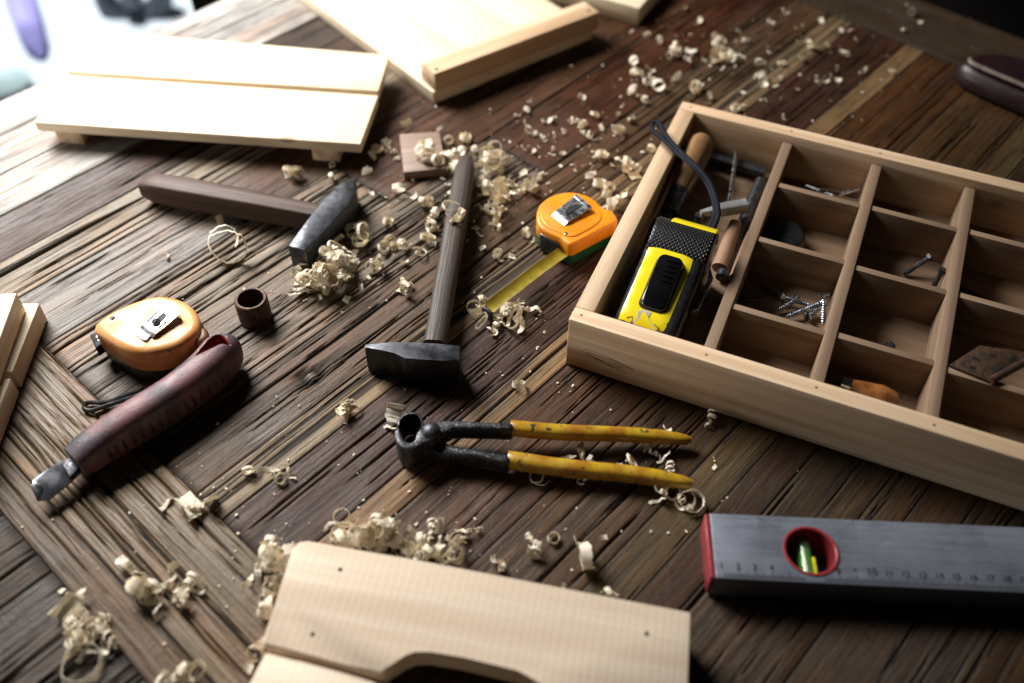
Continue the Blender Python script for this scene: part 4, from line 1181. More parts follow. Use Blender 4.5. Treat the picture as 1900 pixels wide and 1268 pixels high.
th = Thing('tack_hammer', tuple(at(1345, 390, .03)), 'small silver tack hammer with a thin metal shaft in the box', 'hammer')
p0, p1 = at(1300, 396, .034), at(1384, 382, .034); bm = bmesh.new(); sweep(bm, [p0, lerp(p0, p1, .35), lerp(p0, p1, .4), p1], [.004, .0075, .009, .0095], [.004, .0075, .009, .0095], 16, 5); finish('hammer_head', bm, surf('dull_silver', (.36, .35, .35), (.24, .235, .23), rough=.4, metal=.4), th)
p0, p1 = at(1352, 386, .034), at(1366, 282, .022); bm = bmesh.new(); tube(bm, [p0, lerp(p0, p1, .5), p1], [.0022, .0018, .0016], 10); finish('shaft', bm, m_clip, th)
p0, p1 = at(1298, 398, .033), at(1296, 424, .02); bm = bmesh.new(); tube(bm, [p0, lerp(p0, p1, .5), p1], [.004, .0035, .003], 10); finish('peen', bm, m_steel_dark, th)
for nm_, (a_, b_), r_, lab in (('turned_handle', ((1335, 500), (1366, 412)), .0065, 'thin brown wooden handle behind the yellow tape measure'), ('turned_handle', ((1366, 520), (1398, 432)), .0062, 'short brown wooden handle against the first divider')):
    p0, p1 = at(*a_, .014), at(*b_, .022); bm = bmesh.new(); L0 = np.linalg.norm(p1 - p0)
    lathe(bm, [(0, .002), (.001, r_), (L0 * .6, r_ * .95), (L0 - .002, r_ * .8), (L0, .002)], p0, p1, 18)
    tag(finish(nm_, bm, m_dowel, loc=tuple(p0), wc=(p1 - p0, 140 + r_ * 9)), lab, 'handle')
p0, p1 = bx(20, 262, 14), bx(86, 258, 14); bm = bmesh.new(); sweep(bm, [p0, lerp(p0, p1, .5), p1], .010, .008, 12, 4); tag(finish('metal_bar', bm, m_steel_dark, loc=tuple(p0)), 'dark flat bar lying against the far wall inside the box', 'bar')
p0, p1 = bx(84, 120, 12), bx(86, 235, 22); bm = bmesh.new(); tube(bm, [p0, lerp(p0, p1, .5), p1], [.005, .0055, .005], 12); tag(finish('file', bm, m_steel_dark, loc=tuple(p0)), 'dark round file lying along the first divider', 'file')

# screws: bright zinc, second small compartment
sc = [((1529, 545), (1527, 604), 30, 9, 'upright zinc screw leaning in the corner by its flat head'), ((1497, 590), (1534, 560), 10, 14, 'short zinc screw with its drive hole facing the viewer'), ((1481, 555), (1440, 578), 14, 9, 'small zinc screw lying left of the longest screw'), ((1530, 560), (1455, 590), 15, 10, 'longest zinc screw lying across the others'), ((1449, 550), (1503, 567), 12, 12, 'zinc screw lying behind the others')]
for (a_, b_, z0, z1, lab) in sc:
    wood_screw(at(*a_, z0 / 1000), at(*b_, z1 / 1000), .0019, lab)
p0, p1 = at(1412, 532, .009), at(1452, 553, .009); bm = bmesh.new(); tube(bm, [p0, lerp(p0, p1, .5), p1], .0016, 8); tag(finish('nail', bm, m_steel_dark, loc=tuple(p0)), 'dark nail lying behind the zinc screws', 'nail')
p_ = [at(1372, 520, .012), at(1376, 548, .009), at(1384, 556, .009), at(1412, 556, .009)]; bm = bmesh.new(); tube(bm, smooth_path(p_, 5), .0024, 6); tag(finish('hex_key', bm, m_black, loc=tuple(p_[1])), 'black bent hex key beside the zinc screws', 'hex key')
# third compartment: black lever with a ring
bm = bmesh.new(); c_ = bx(118, 182, 6)
P = [bx(u, v)[:2] for u, v in ((104, 170), (118, 163), (132, 168), (136, 180), (128, 196), (110, 200), (104, 190))]
pk = Thing('black_clamp', tuple(c_), 'black lump of a clamp with a small ring in the box', 'clamp')
pillow(bm, smooth_poly(P, 3), .0063, .022, .005, .001, 3); finish('clamp_body', bm, m_black, pk, smooth=50)
bm = bmesh.new(); cr_ = bx(144, 170, 10); tube(bm, [cr_ + .0055 * np.array([math.cos(a_), math.sin(a_), .25 * math.sin(a_)]) for a_ in np.linspace(0, 2 * math.pi, 25)], .0016, 8); finish('ring', bm, m_black, pk)
bm = bmesh.new(); tube(bm, smooth_path([bx(130, 172, 14), bx(138, 165, 9), bx(150, 158, 8)], 5), .002, 8); finish('lever', bm, m_black, pk)
# far compartment: bits
for i, (a_, b_, m_, lab) in enumerate((((1495, 345), (1545, 365), m_clip, 'steel drill bit lying in the far compartment'), ((1520, 352), (1592, 365), m_rust, 'brown rod with a silver tip in the far compartment'), ((1595, 350), (1556, 362), m_clip, 'thin pale rod crossing the bits in the far compartment'))):
    p0, p1 = at(*a_, .022 + .004 * i), at(*b_, .024); bm = bmesh.new(); tube(bm, [p0, lerp(p0, p1, .4), p1], [.0012, .0018, .0022], 8)
    tag(finish('drill_bit', bm, m_, loc=tuple(p0)), lab, 'drill bit')
# second column
ck_ = Thing('chain', tuple(bx(205, 238, 6)), 'coiled black metal chain in the back compartment of the box', 'chain')
for k in range(9):
    c_ = bx(186 + k * 5.2, 236 + 6 * math.sin(k * 1.3), 9.5 + 4 * (k % 2)); a_ = k * 1.1; ax1 = np.array([math.cos(a_), math.sin(a_), .3]); ax2 = np.array([-math.sin(a_), math.cos(a_), .6 * (k % 2)])
    bm = bmesh.new(); tube(bm, [c_ + .0052 * (ax1 * math.cos(q_) + .7 * ax2 * math.sin(q_)) for q_ in np.linspace(0, 2 * math.pi, 17)], .0014, 7); finish('link', bm, m_steel_dark, ck_)
wsx = ((bx(215, 185, 8), bx(228, 196, 20), .0028, 'dark bolt leaning in the middle compartment'), (bx(237, 176, 7), bx(239, 180, 24), .003, 'dark bolt standing by the second divider'))
for a_, b_, r_, lab in wsx:
    bt = Thing('bolt', tuple(a_), lab, 'bolt'); bm = bmesh.new(); tube(bm, [a_, lerp(a_, b_, .5), b_], r_ * .7, 8); finish('shank', bm, m_steel_dark, bt)
    d_ = (b_ - a_) / np.linalg.norm(b_ - a_); bm = bmesh.new(); lathe(bm, [(0, r_ * 1.3), (r_, r_ * 1.3), (r_ * 1.1, r_ * .9)], b_, b_ + d_, 6); finish('head', bm, m_steel_dark, bt)
for u, v, r_, h_, lab in ((214, 92, 4.2, 15, 'dark steel socket standing alone in its compartment'), (181, 92, 3.2, 10, 'tiny dark socket at the compartment corner'), (188, 93, 2.6, 13, 'slim dark pin standing beside the tiny socket')):
    c_ = bx(u, v, 6.2); sk = Thing('steel_socket', tuple(c_), lab, 'socket'); bm = bmesh.new()
    lathe(bm, [(0, r_ / 1000), (h_ / 1000 - .001, r_ / 1000), (h_ / 1000, r_ * .85 / 1000)], c_, c_ + np.array([0, 0, 1]), 16); finish('body', bm, m_steel_dark, sk)
    bm = bmesh.new(); lathe(bm, [(0, r_ * .55 / 1000), (.0003, .0001)], c_ + np.array([0, 0, h_ / 1000 + .0001]), c_ + np.array([0, 0, 1]), 6); finish('bore', bm, m_darkin, sk)
# awl with varnished handle, front compartment
aw = Thing('awl', tuple(at(1620, 730, .015)), 'awl with a glossy orange brown handle in the front compartment', 'awl')
p0, p1 = at(1672, 752, .018), at(1572, 716, .020); L0 = np.linalg.norm(p1 - p0)
bm = bmesh.new(); lathe(bm, [(0, .0001), (.001, .004), (.005, .0075), (L0 * .4, .0092), (L0 * .75, .007), (L0 * .95, .0056), (L0 * .96, .004)], p0, p1, 22); finish('handle', bm, m_awlwood, aw)
bm = bmesh.new(); lathe(bm, [(L0 * .955, .006), (L0 * 1.12, .0056), (L0 * 1.13, .002)], p0, p1, 18); finish('ferrule', bm, m_chrome, aw)
bm = bmesh.new(); lathe(bm, [(L0 * 1.12, .0018), (L0 * 1.5, .0004)], p0, p1, 10); finish('spike', bm, m_steel_dark, aw)
# rusted hinge lying on the third column
hz_ = zm(1340, 260, 2.439)
hg = Thing('hinge', tuple(at(1830, 680, .04)), 'dark rusted hinge leaf resting across a box divider', 'hinge')
hp = [(1028, 1018), (1165, 930), (1366, 960), (1366, 1010), (1215, 1095)]
P = poly_at([hz_(*p) for p in hp], .042); bm = bmesh.new(); prism(bm, P, .0405, .0423, .0003); finish('leaf', bm, m_rust, hg)
for (a_, b_) in (((1140, 985), (1160, 995)), ((1215, 970), (1235, 975)), ((1120, 1025), (1145, 1033)), ((1230, 1045), (1265, 1022)), ((1295, 1000), (1325, 975))):
    p0, p1 = at(*hz_(*a_), .0424), at(*hz_(*b_), .0424); bm = bmesh.new(); prism(bm, rect((p0 + p1) / 2, p1 - p0, max(.002, np.linalg.norm(p1 - p0) / 2), .0011), .0418, .04265, 0); finish('hole', bm, m_darkin, hg)
p0, p1 = at(*hz_(1212, 1092), .042), at(*hz_(1380, 1000), .042); bm = bmesh.new(); tube(bm, [p0, lerp(p0, p1, .5), p1], .0028, 12); finish('knuckle', bm, m_rust, hg)
p0, p1 = bx(255, 186, 9), bx(310, 168, 9); bm = bmesh.new(); tube(bm, [p0, lerp(p0, p1, .5), p1], .0025, 8); tag(finish('metal_rod', bm, m_steel_dark, loc=tuple(p0)), 'dark thin rod lying in the right hand compartment', 'rod')

# ------------------------------------------------------------------ maroon tool, far right
mp_ = Thing('hand_plane', tuple(at(1860, 165, 0)), 'blurred dark maroon rounded tool with a pale edge at far right', 'tool')
zt = .028
q0, q1 = at(1803, 118, zt), at(1903, 158, zt); d_ = (q1 - q0)[:2] / np.linalg.norm((q1 - q0)[:2]); n_ = np.array([-d_[1], d_[0]])
c_ = q0[:2]; out = []
for (x, y) in ((-.006, .028), (-.010, .014), (-.006, .004), (.01, -.001), (.04, -.003), (.09, -.004), (.2, -.004), (.2, .055), (.05, .055), (.01, .045)): out.append(c_ + d_ * x + n_ * y)
P = ccw(smooth_poly(out, 3)); bm = bmesh.new(); pillow(bm, offset_poly(P, .004), .001, zt - .004, .012, .006, 5); finish('plane_body', bm, m_maroon, mp_, smooth=60)
rim = [q0 + np.array([*d_, 0]) * x + np.array([*n_, 0]) * y for x, y in ((-.004, .006), (.0, .001), (.02, -.001), (.06, -.002), (.2, -.002))]
bm = bmesh.new(); sweep(bm, smooth_path(rim, 5), .005, .004, 10); finish('pale_rim', bm, m_rim, mp_)

# ------------------------------------------------------------------ wood shavings
def ribbon(path, width_dirs, wds, th=.008):
    bm = bmesh.new(); rings = []; N = len(path)
    for i in range(N):
        tg = path[min(i + 1, N - 1)] - path[max(i - 1, 0)]; tg /= np.linalg.norm(tg) + 1e-12
        wd = width_dirs[i] - tg * (width_dirs[i] @ tg); wd /= np.linalg.norm(wd) + 1e-12; nn = np.cross(tg, wd)
        a_, b_ = path[i] - wd * wds[i] / 2, path[i] + wd * wds[i] / 2
        m_ = path[i] + nn * wds[i] * .025
        rings.append([a_, m_, b_, b_ - nn * th, m_ - nn * th, a_ - nn * th])
    loft(bm, rings); return bm


vrs = np.random.RandomState(11)


def make_variant(kind):
    if kind == 'curl':      # a rolled spiral
        turns = vrs.uniform(1.6, 3.6); r0 = vrs.uniform(.12, .26); drift = vrs.uniform(-.55, .55); wd = vrs.uniform(.20, .42); N = 72
        T_ = np.linspace(0, 1, N); ang = T_ * turns * 2 * math.pi; rr_ = r0 + (.5 - r0) * T_
        path = np.stack([rr_ * np.cos(ang), drift * T_ + .05 * np.sin(ang * .7), rr_ * np.sin(ang)], 1)
        wdir = np.tile([.12 * vrs.randn(), 1, .12 * vrs.randn()], (N, 1)); W = wd * (1 - .25 * T_) * (1 + .08 * np.sin(ang * 2.3))
    elif kind == 'tangle':  # one long thin strip rolled up on itself several times
        N = 170; T_ = np.linspace(0, 1, N); turns = vrs.uniform(2.8, 4.8); ph_ = vrs.rand(6) * 6; ang = T_ * turns * 2 * math.pi + .8 * np.sin(T_ * 7 + ph_[0])
        rr_ = .19 * (1 + .5 * np.sin(T_ * 7 + ph_[1])); cx_ = .30 * np.sin(T_ * 3.1 + ph_[2]); cy_ = .24 * np.sin(T_ * 3.9 + ph_[3]); cz_ = .13 * np.sin(T_ * 4.6 + ph_[4])
        tw = T_ * vrs.uniform(-3, 3); sw_ = .8 * np.sin(T_ * 5 + ph_[5])
        ax_ = np.stack([np.cos(tw), np.sin(tw), 0 * tw], 1); az_ = np.stack([-np.sin(tw) * sw_, np.cos(tw) * sw_, np.sqrt(np.maximum(.2, 1 - sw_ ** 2))], 1)
        path = np.stack([cx_, cy_, cz_], 1) + (rr_ * np.cos(ang))[:, None] * ax_ + (rr_ * np.sin(ang))[:, None] * az_
        wdir = np.cross(ax_, az_); W = vrs.uniform(.12, .26) * (1 + .25 * np.sin(ang * .6))
    elif kind == 'ring':
        N = 34; ang = np.linspace(0, 2 * math.pi * vrs.uniform(.9, 1.25), N); path = np.stack([.5 * np.cos(ang), .06 * ang / 6, .46 * np.sin(ang)], 1)
        wdir = np.tile([0, 1., 0], (N, 1)); W = np.full(N, vrs.uniform(.3, .6))
    elif kind == 'helix':   # a tendril of several loose turns
        turns = vrs.uniform(2.2, 4); N = 70; T_ = np.linspace(0, 1, N); ang = T_ * turns * 2 * math.pi; rr_ = .17 * (1 + .5 * np.sin(T_ * 5 + vrs.rand() * 6))
        path = np.stack([T_ - .5 + .06 * np.sin(ang * .5), rr_ * np.cos(ang), rr_ * np.sin(ang) + .1 * np.sin(T_ * 3)], 1)
        wdir = np.tile([1, .15, .1], (N, 1)); W = .17 * np.sin(np.clip(T_, .04, .96) * math.pi) ** .4 * vrs.uniform(.7, 1.3)
    elif kind == 'strip':   # a wavy flat strip
        N = 30; T_ = np.linspace(-.5, .5, N); f1, f2 = vrs.uniform(4, 9), vrs.rand() * 6
        path = np.stack([T_, .16 * np.sin(T_ * 4 + f2), .11 * np.sin(T_ * f1 + f2) + .1 * T_ ** 2], 1)
        a_ = T_ * vrs.uniform(-2.5, 2.5); wdir = np.stack([0 * T_, np.cos(a_), np.sin(a_)], 1); W = np.full(N, vrs.uniform(.16, .3))
    elif kind == 'loop':    # a long thin open loop
        N = 60; T_ = np.linspace(0, 1, N); ang = T_ * 2 * math.pi * vrs.uniform(1.15, 1.6) + vrs.rand() * 6; rr_ = .26 + .2 * T_
        path = np.stack([rr_ * np.cos(ang) + .3 * T_, rr_ * np.sin(ang), .16 * np.sin(ang * .8 + 1) + .1 * T_], 1)
        wdir = np.stack([.4 * np.cos(ang * .5), .4 * np.sin(ang * .5), np.ones(N)], 1); W = np.full(N, vrs.uniform(.09, .16))
    else:                   # flake: a short bent chip
        N = 12; ang = np.linspace(-1, 1, N) * vrs.uniform(.5, 1.3); path = np.stack([.5 * np.sin(ang), .05 * ang, .5 * (1 - np.cos(ang))], 1)
        a_ = ang * vrs.uniform(-.5, .5); wdir = np.stack([0 * ang, np.cos(a_), np.sin(a_)], 1); W = np.full(N, vrs.uniform(.45, .8))
    # ragged edges and a slight crumple
    path = path + .012 * vrs.randn(*path.shape); W = W * (1 + .07 * vrs.randn(N))
    bm = ribbon(path, wdir, W, .007)
    co = np.array([v.co for v in bm.verts]); c_ = (co.max(0) + co.min(0)) / 2; ext = (co.max(0) - co.min(0)).max()
    for v in bm.verts: v.co = (Vector(v.co) - Vector(c_)) / ext
    bmesh.ops.recalc_face_normals(bm, faces=bm.faces)
    me_ = bpy.data.meshes.new('wood_shaving'); bm.to_mesh(me_); bm.free(); me_.shade_smooth(); me_.set_sharp_from_angle(angle=R(60)); me_.materials.append(m_shav)
    return me_


VAR = {k: [make_variant(k) for _ in range(n)] for k, n in dict(curl=16, tangle=14, ring=4, helix=10, strip=7, loop=7, flake=7).items()}
VCO = {me_.name: np.array([v.co for v in me_.vertices]) for l_ in VAR.values() for me_ in l_}
KEY = dict(c='curl', t='tangle', r='ring', h='helix', s='strip', l='loop', f='flake')


QUEUE = []


def shave(px, py, size, kind, label, group, lift=0.0):
    QUEUE.append((px, py, size, kind, label, group, lift))


def place_shaving(px, py, size, kind, lift):
    """size in photograph pixels; rests on the surface at height lift"""
    if kind == 'c' and size > 33 and rng.random() < .72: kind = 't'
    k = KEY[kind]; me_ = rng.choice(VAR[k]); sc_ = size * 1.0 / pxm(px, py)
    tilt = dict(curl=.5, tangle=.6, ring=.35, helix=.3, strip=.3, loop=.35, flake=.5)[k]
    rot = Matrix.Rotation(rng.uniform(0, 2 * math.pi), 3, 'Z') @ Matrix.Rotation(rng.gauss(0, tilt), 3, 'X') @ Matrix.Rotation(rng.gauss(0, tilt), 3, 'Y')
    if k in ('curl', 'ring') and rng.random() < .35: rot = rot @ Matrix.Rotation(math.pi / 2, 3, 'X')
    zc_ = (np.array(rot) @ VCO[me_.name].T)[2] * sc_
    z_ = lift - zc_.min() - .0004
    p = at(px, py, z_)
    return me_, Matrix.Translation((p[0], p[1], z_)) @ rot.to_4x4() @ Matrix.Scale(sc_, 4)


def cluster(label, group, conv, items, lift=0.0):
    for it in items:
        x, y, s_ = it[0], it[1], it[2]; k = it[3] if len(it) > 3 else (rng.choice('fst') if s_ < 36 else rng.choice('tthscfss')); lf = it[4] if len(it) > 4 else lift
        px_, py_, sc_ = x, y, s_
        if conv: px_, py_ = conv[0] + x / conv[2], conv[1] + y / conv[2]; sc_ = s_ / conv[2]
        shave(px_, py_, sc_, k, label, group, lf)


R2 = (560, 0, 2.5); R3 = (1140, 0, 2.5)
cluster('pale curl piled on the square pinkish offcut', 'curls on the offcut', R2, [(545, 700, 70, 'c'), (570, 725, 60, 'c'), (600, 695, 60, 'c'), (560, 670, 50, 'c'), (625, 740, 60, 'c'), (590, 660, 40, 'f')], .0086)
cluster('pale curl in the gap between offcut and grey handled hammer', 'curls by the offcut', R2, [(665, 735, 70, 'c'), (700, 720, 80, 'c'), (715, 770, 70, 'c'), (690, 770, 70, 'h'), (740, 700, 45, 'r'), (680, 650, 45, 'r'), (760, 635, 65, 'c'), (640, 595, 40, 'c'), (800, 695, 40)])
cluster('pale shaving in the shadow beside the slatted stand', 'shavings by the slatted stand', R2, [(485, 570, 50, 'r'), (350, 690, 60, 'c'), (390, 665, 50, 'c'), (420, 700, 60, 'h'), (330, 720, 50, 'c'), (440, 735, 40), (300, 790, 60, 'c'), (140, 765, 30, 'r'), (140, 820, 40, 'r'), (400, 650, 35)])
cluster('small shaving lying between the two hammers', 'shavings between the hammers', R2, [(450, 870, 62, 'r'), (520, 840, 25), (320, 895, 32, 'f'), (520, 910, 42, 'f'), (690, 885, 40, 'f'), (680, 855, 40, 's'), (655, 830, 25), (400, 1025, 52, 'r'), (380, 1150, 65, 'c'), (410, 1120, 60, 'c'), (435, 1140, 55, 'f'), (472, 1135, 62, 'c'), (345, 1215, 75, 'c'), (475, 1215, 38, 'f')])
cluster('curl in the string of shavings left of the grey handle', 'curls along the grey handle', R2, [(560, 940, 55, 'c'), (585, 935, 55, 'r'), (615, 985, 60, 'c'), (600, 1010, 50, 'h'), (595, 1050, 65, 'c'), (615, 1060, 50, 'c'), (585, 1100, 75, 'c'), (600, 1130, 60, 'h'), (550, 1165, 75, 'l')])
shave(839, 388, 40, 'l', 'loose shaving looped over the grey hammer handle', 'shavings over the grey handle', .024); shave(850, 402, 34, 'c', 'loose shaving looped over the grey hammer handle', 'shavings over the grey handle', .024)
heap = [(890, 690, 80), (860, 720, 80), (920, 720, 70), (840, 750, 75), (900, 745, 80), (880, 780, 80), (850, 800, 60), (910, 790, 60), (830, 840, 60), (860, 860, 80), (890, 880, 80), (840, 900, 60), (920, 850, 65), (950, 860, 60), (930, 900, 75), (900, 930, 80), (940, 930, 60), (880, 970, 75), (920, 980, 70), (900, 1010, 60), (890, 1040, 50), (915, 1055, 35), (970, 860, 65), (960, 830, 50), (1000, 885, 70)]
for i, (x, y, s_) in enumerate(heap): shave(560 + x / 2.5, y / 2.5, s_ / 2.5, rng.choice('cctslhs'), 'pale curl in the big heap right of the grey handle', 'curls in the big heap', 0 if i % 3 else .005)
for i, (x, y, s_) in enumerate([(885, 715, 85), (870, 755, 85), (865, 870, 70), (905, 900, 70), (905, 970, 60)]): shave(560 + x / 2.5, y / 2.5, s_ / 2.5, 'c', 'pale curl in the big heap right of the grey handle', 'curls in the big heap', .010)
cluster('shaving lying between the big heap and the orange tape measure', 'shavings near the orange tape', R2, [(1065, 860, 85, 'c'), (1090, 830, 50, 'h'), (1030, 870, 55, 'c'), (990, 850, 45), (1025, 805, 52, 'f'), (1110, 810, 40, 'h'), (1140, 850, 30), (830, 960, 50, 'h'), (805, 1058, 40, 'f'), (826, 1088, 42, 's'), (838, 1150, 38, 'f'), (905, 1175, 55, 'c'), (925, 1208, 35, 's'), (990, 1165, 20), (975, 1190, 40, 'f'), (1035, 1070, 50, 'c'), (1045, 1090, 45, 'f'), (1068, 1120, 52, 's')])
cluster('small shaving scattered on the planks behind the orange tape measure', 'shavings behind the orange tape', R2, [(1060, 465, 40), (1045, 510, 50, 'h'), (1000, 535, 35), (1035, 570, 25), (1055, 605, 45, 'c'), (1075, 620, 40, 'f'), (1115, 635, 50, 'h'), (1170, 630, 45), (1155, 555, 35), (1215, 610, 35), (1030, 690, 40), (1075, 700, 30), (1165, 690, 30), (1160, 715, 35), (1210, 710, 30), (1270, 560, 65, 'h'), (1300, 580, 65, 'h'), (1315, 620, 70, 'h'), (1345, 640, 60, 's'), (1360, 530, 50, 'c'), (1390, 590, 42, 'h'), (1465, 610, 75, 'f'), (1470, 600, 60, 'c'), (1530, 550, 40), (1300, 450, 42), (1395, 715, 65, 'c'), (1370, 735, 50, 's'), (1260, 770, 42), (1340, 810, 55, 'c'), (1345, 765, 25), (1440, 765, 25), (1470, 525, 30), (1200, 770, 22), (1120, 560, 25)])
cluster('curled shaving outside the left wall of the divided box', 'curls by the box wall', R2, [(1480, 742, 65, 's'), (1515, 765, 75, 'c'), (1535, 780, 60, 'h'), (1560, 778, 42, 'c'), (1545, 815, 58, 'f'), (1380, 850, 58, 'r'), (1430, 870, 62, 'c'), (1415, 895, 50, 'c'), (1450, 930, 85, 'c'), (1440, 950, 70, 'r'), (1500, 895, 50, 'f'), (1400, 955, 50, 's'), (1585, 705, 30), (1620, 690, 42, 'c')])
cluster('small pale shaving scattered on the dark planks behind the divided box', 'shavings behind the box', R3, [(150, 160, 42), (210, 185, 58, 'h'), (280, 230, 75, 'c'), (265, 245, 60, 'h'), (355, 235, 55), (340, 275, 50), (355, 160, 30), (90, 280, 42, 'r'), (100, 330, 55, 'c'), (125, 345, 45, 'h'), (165, 320, 55, 's'), (160, 345, 40), (150, 380, 50, 'c'), (175, 370, 40), (205, 395, 60, 'r'), (290, 355, 55, 'c'), (280, 370, 50, 's'), (80, 415, 55, 'c'), (110, 445, 50, 'h'), (140, 465, 45, 'c'), (375, 405, 62, 'c'), (395, 400, 50, 'f'), (445, 445, 40), (470, 170, 70, 'h'), (490, 190, 65, 'c'), (480, 260, 75, 'c'), (515, 250, 75, 'c'), (500, 285, 55, 'h'), (550, 262, 55, 'c'), (465, 285, 40), (580, 150, 40), (610, 185, 35), (395, 95, 40), (795, 55, 42), (725, 105, 50, 'h'), (845, 130, 45), (905, 205, 45, 'c'), (925, 220, 45, 'f'), (960, 95, 30), (1050, 140, 32), (1095, 140, 30), (1120, 185, 32), (990, 210, 32), (1065, 245, 45), (870, 270, 50, 'f'), (775, 290, 42), (670, 290, 40), (700, 300, 40, 's'), (655, 355, 40), (690, 360, 45), (770, 360, 42), (695, 390, 42), (745, 400, 45, 's'), (595, 430, 32), (695, 465, 55, 's'), (600, 490, 32), (560, 500, 45, 'c'), (785, 545, 32), (1165, 320, 36), (1290, 330, 36), (1240, 370, 20), (1040, 370, 30), (980, 378, 45, 's'), (940, 375, 30), (1380, 55, 38), (1415, 100, 28), (1345, 140, 32), (330, 35, 32), (80, 145, 28), (500, 315, 30), (560, 310, 25), (415, 280, 30), (590, 260, 30), (720, 245, 25), (75, 550, 45, 'f'), (20, 530, 30)])
cluster('shaving lying near the left hammer handle', 'shavings by the left handle', None, [(540, 316, 34, 'c'), (550, 322, 30, 'c'), (533, 320, 24, 'f'), (407, 408, 20, 'f'), (310, 475, 13, 'f')])
shave(422, 455, 72, 'l', 'long thin loop shaving in front of the left hammer handle', None)
hp1 = [(548, 520, 40), (560, 510, 45), (555, 535, 40), (545, 545, 26), (580, 498, 40), (590, 515, 50), (600, 525, 48), (610, 510, 45), (620, 522, 42), (632, 520, 34), (605, 490, 40), (612, 475, 46), (625, 465, 44), (640, 478, 46), (650, 490, 42), (628, 490, 44), (640, 500, 40), (655, 478, 36), (627, 445, 30), (575, 525, 36), (598, 538, 34), (638, 460, 40)]
for i, (x, y, s_) in enumerate(hp1): shave(x, y, s_, rng.choice('cctlsfsh'), 'cream curl heaped against the left hammer head', 'curls against the left hammer head', 0 if i % 3 else .006)
for x, y, s_ in [(615, 470, 46), (632, 478, 46), (590, 508, 44), (606, 512, 46), (560, 512, 40)]: shave(x, y, s_, 'c', 'cream curl heaped against the left hammer head', 'curls against the left hammer head', .010)
cluster('rolled curl behind the left hammer head', 'curls behind the left hammer head', None, [(672, 432, 36, 'c'), (668, 446, 36, 'c'), (655, 428, 28, 'r'), (670, 420, 24, 'r'), (648, 418, 26, 's')])
cluster('small pale chip between heap and grey handle', 'chips near the left heap', None, [(695, 490, 34, 'c'), (593, 553, 13, 'f'), (643, 556, 15, 'f'), (671, 534, 15, 'f'), (684, 515, 11, 'f')])
shave(752, 530, 40, 'c', 'crumpled cream chip alone left of the grey hammer handle', None); shave(748, 534, 30, 'f', 'small folded flake tucked under the crumpled cream chip', None)
cluster('curly shaving tangled round the end of the yellow tape', 'curls at the tape end', None, [(882, 572, 34, 'l'), (902, 566, 40, 'c'), (893, 596, 36, 'l'), (930, 578, 44, 'c'), (945, 572, 44, 'c'), (955, 590, 46, 'l'), (920, 605, 34, 'h'), (965, 600, 40, 's'), (935, 598, 40, 's'), (918, 618, 18, 'f'), (968, 568, 30, 'h'), (990, 575, 36, 's')])
shave(962, 713, 24, 'r', 'tiny curl on the pale plank between hammer and box', None)
shave(636, 762, 40, 'c', 'tangled curl alone on the ridged plank', None); shave(648, 756, 36, 'l', 'thin thread shaving wound round the tangled curl', None)
shave(733, 768, 40, 'f', 'folded cream strip behind the pincer jaws', None); shave(727, 792, 36, 's', 'narrow cream strip hanging left of the pincer jaws', None)
shave(461, 872, 26, 'c', 'small boxy fold of shaving at the end of the ridged plank', None); shave(495, 872, 42, 's', 'flat strip leading to the looped thread', None)
shave(523, 874, 34, 'l', 'looped thread shaving right of the flat strip', None); shave(520, 888, 22, 'r', 'little ring under the looped thread', None); shave(540, 881, 30, 's', 'thin strip tail right of the little ring', None)
shave(308, 935, 38, 's', 'square folded strip left of the broad flake', None); shave(352, 938, 62, 'f', 'broad cream flake in front of the knife', None); shave(390, 926, 34, 'f', 'upright square fold right of the broad flake', None); shave(358, 950, 40, 'c', 'curl tucked under the broad cream flake', None)
cluster('cream curl in the loose pile below the broad flake', 'curls in the lower left pile', None, [(240, 1052, 64, 's'), (262, 1085, 50, 'c'), (280, 1098, 50, 'c'), (292, 1090, 46, 's'), (320, 1050, 26, 'c'), (270, 1110, 46, 'l'), (292, 1135, 36, 's'), (310, 1078, 40, 's')])
cluster('thin tendril right of the loose lower left pile', 'tendrils in the lower left', None, [(345, 1085, 60, 'h'), (345, 1112, 40, 'c'), (335, 1105, 40, 's'), (362, 1095, 40, 's')])
cluster('blurred cream shaving near the bottom left corner', 'shavings in the bottom left corner', None, [(125, 1125, 55, 'f'), (142, 1148, 46, 'c'), (150, 1110, 40, 's'), (140, 1165, 44, 'c'), (180, 1160, 44, 'c'), (160, 1180, 44, 'c'), (145, 1190, 40, 'c'), (205, 1185, 38, 'c'), (190, 1150, 36, 'h'), (115, 1096, 14, 'f')])
shave(150, 1230, 78, 'l', 'large open loop at the bottom left corner', None); shave(170, 1215, 62, 's', 'arched strip above the large open loop', None)
cluster('blurred shaving cut by the bottom edge left of the board', 'shavings at the bottom edge', None, [(345, 1252, 44, 'c'), (365, 1245, 40, 'l'), (320, 1262, 50, 's'), (300, 1268, 44, 'c')])
hp2 = [(503, 1004, 26, 'r'), (492, 1030, 46, 'c'), (510, 1035, 50, 'c'), (525, 1040, 44, 'c'), (540, 1022, 34, 'r'), (490, 1055, 44, 'c'), (512, 1058, 50, 'h'), (525, 1062, 40, 's'), (460, 1080, 42, 's'), (510, 1085, 46, 'c'), (500, 1105, 38, 'h'), (495, 1125, 38, 'c'), (492, 1135, 30, 'r'), (515, 1018, 40, 'c')]
cluster('cream curl heaped along the left end of the near board', 'curls left of the near board', None, hp2)
for x, y in [(505, 1030), (515, 1050), (500, 1045)]: shave(x, y, 46, 'c', 'cream curl heaped along the left end of the near board', 'curls left of the near board', .010)
cluster('grey white curl under the lower left board corner', 'curls under the board corner', None, [(472, 1212, 30, 'r'), (482, 1198, 30, 'c'), (470, 1225, 26, 's'), (462, 1240, 20, 'f')])
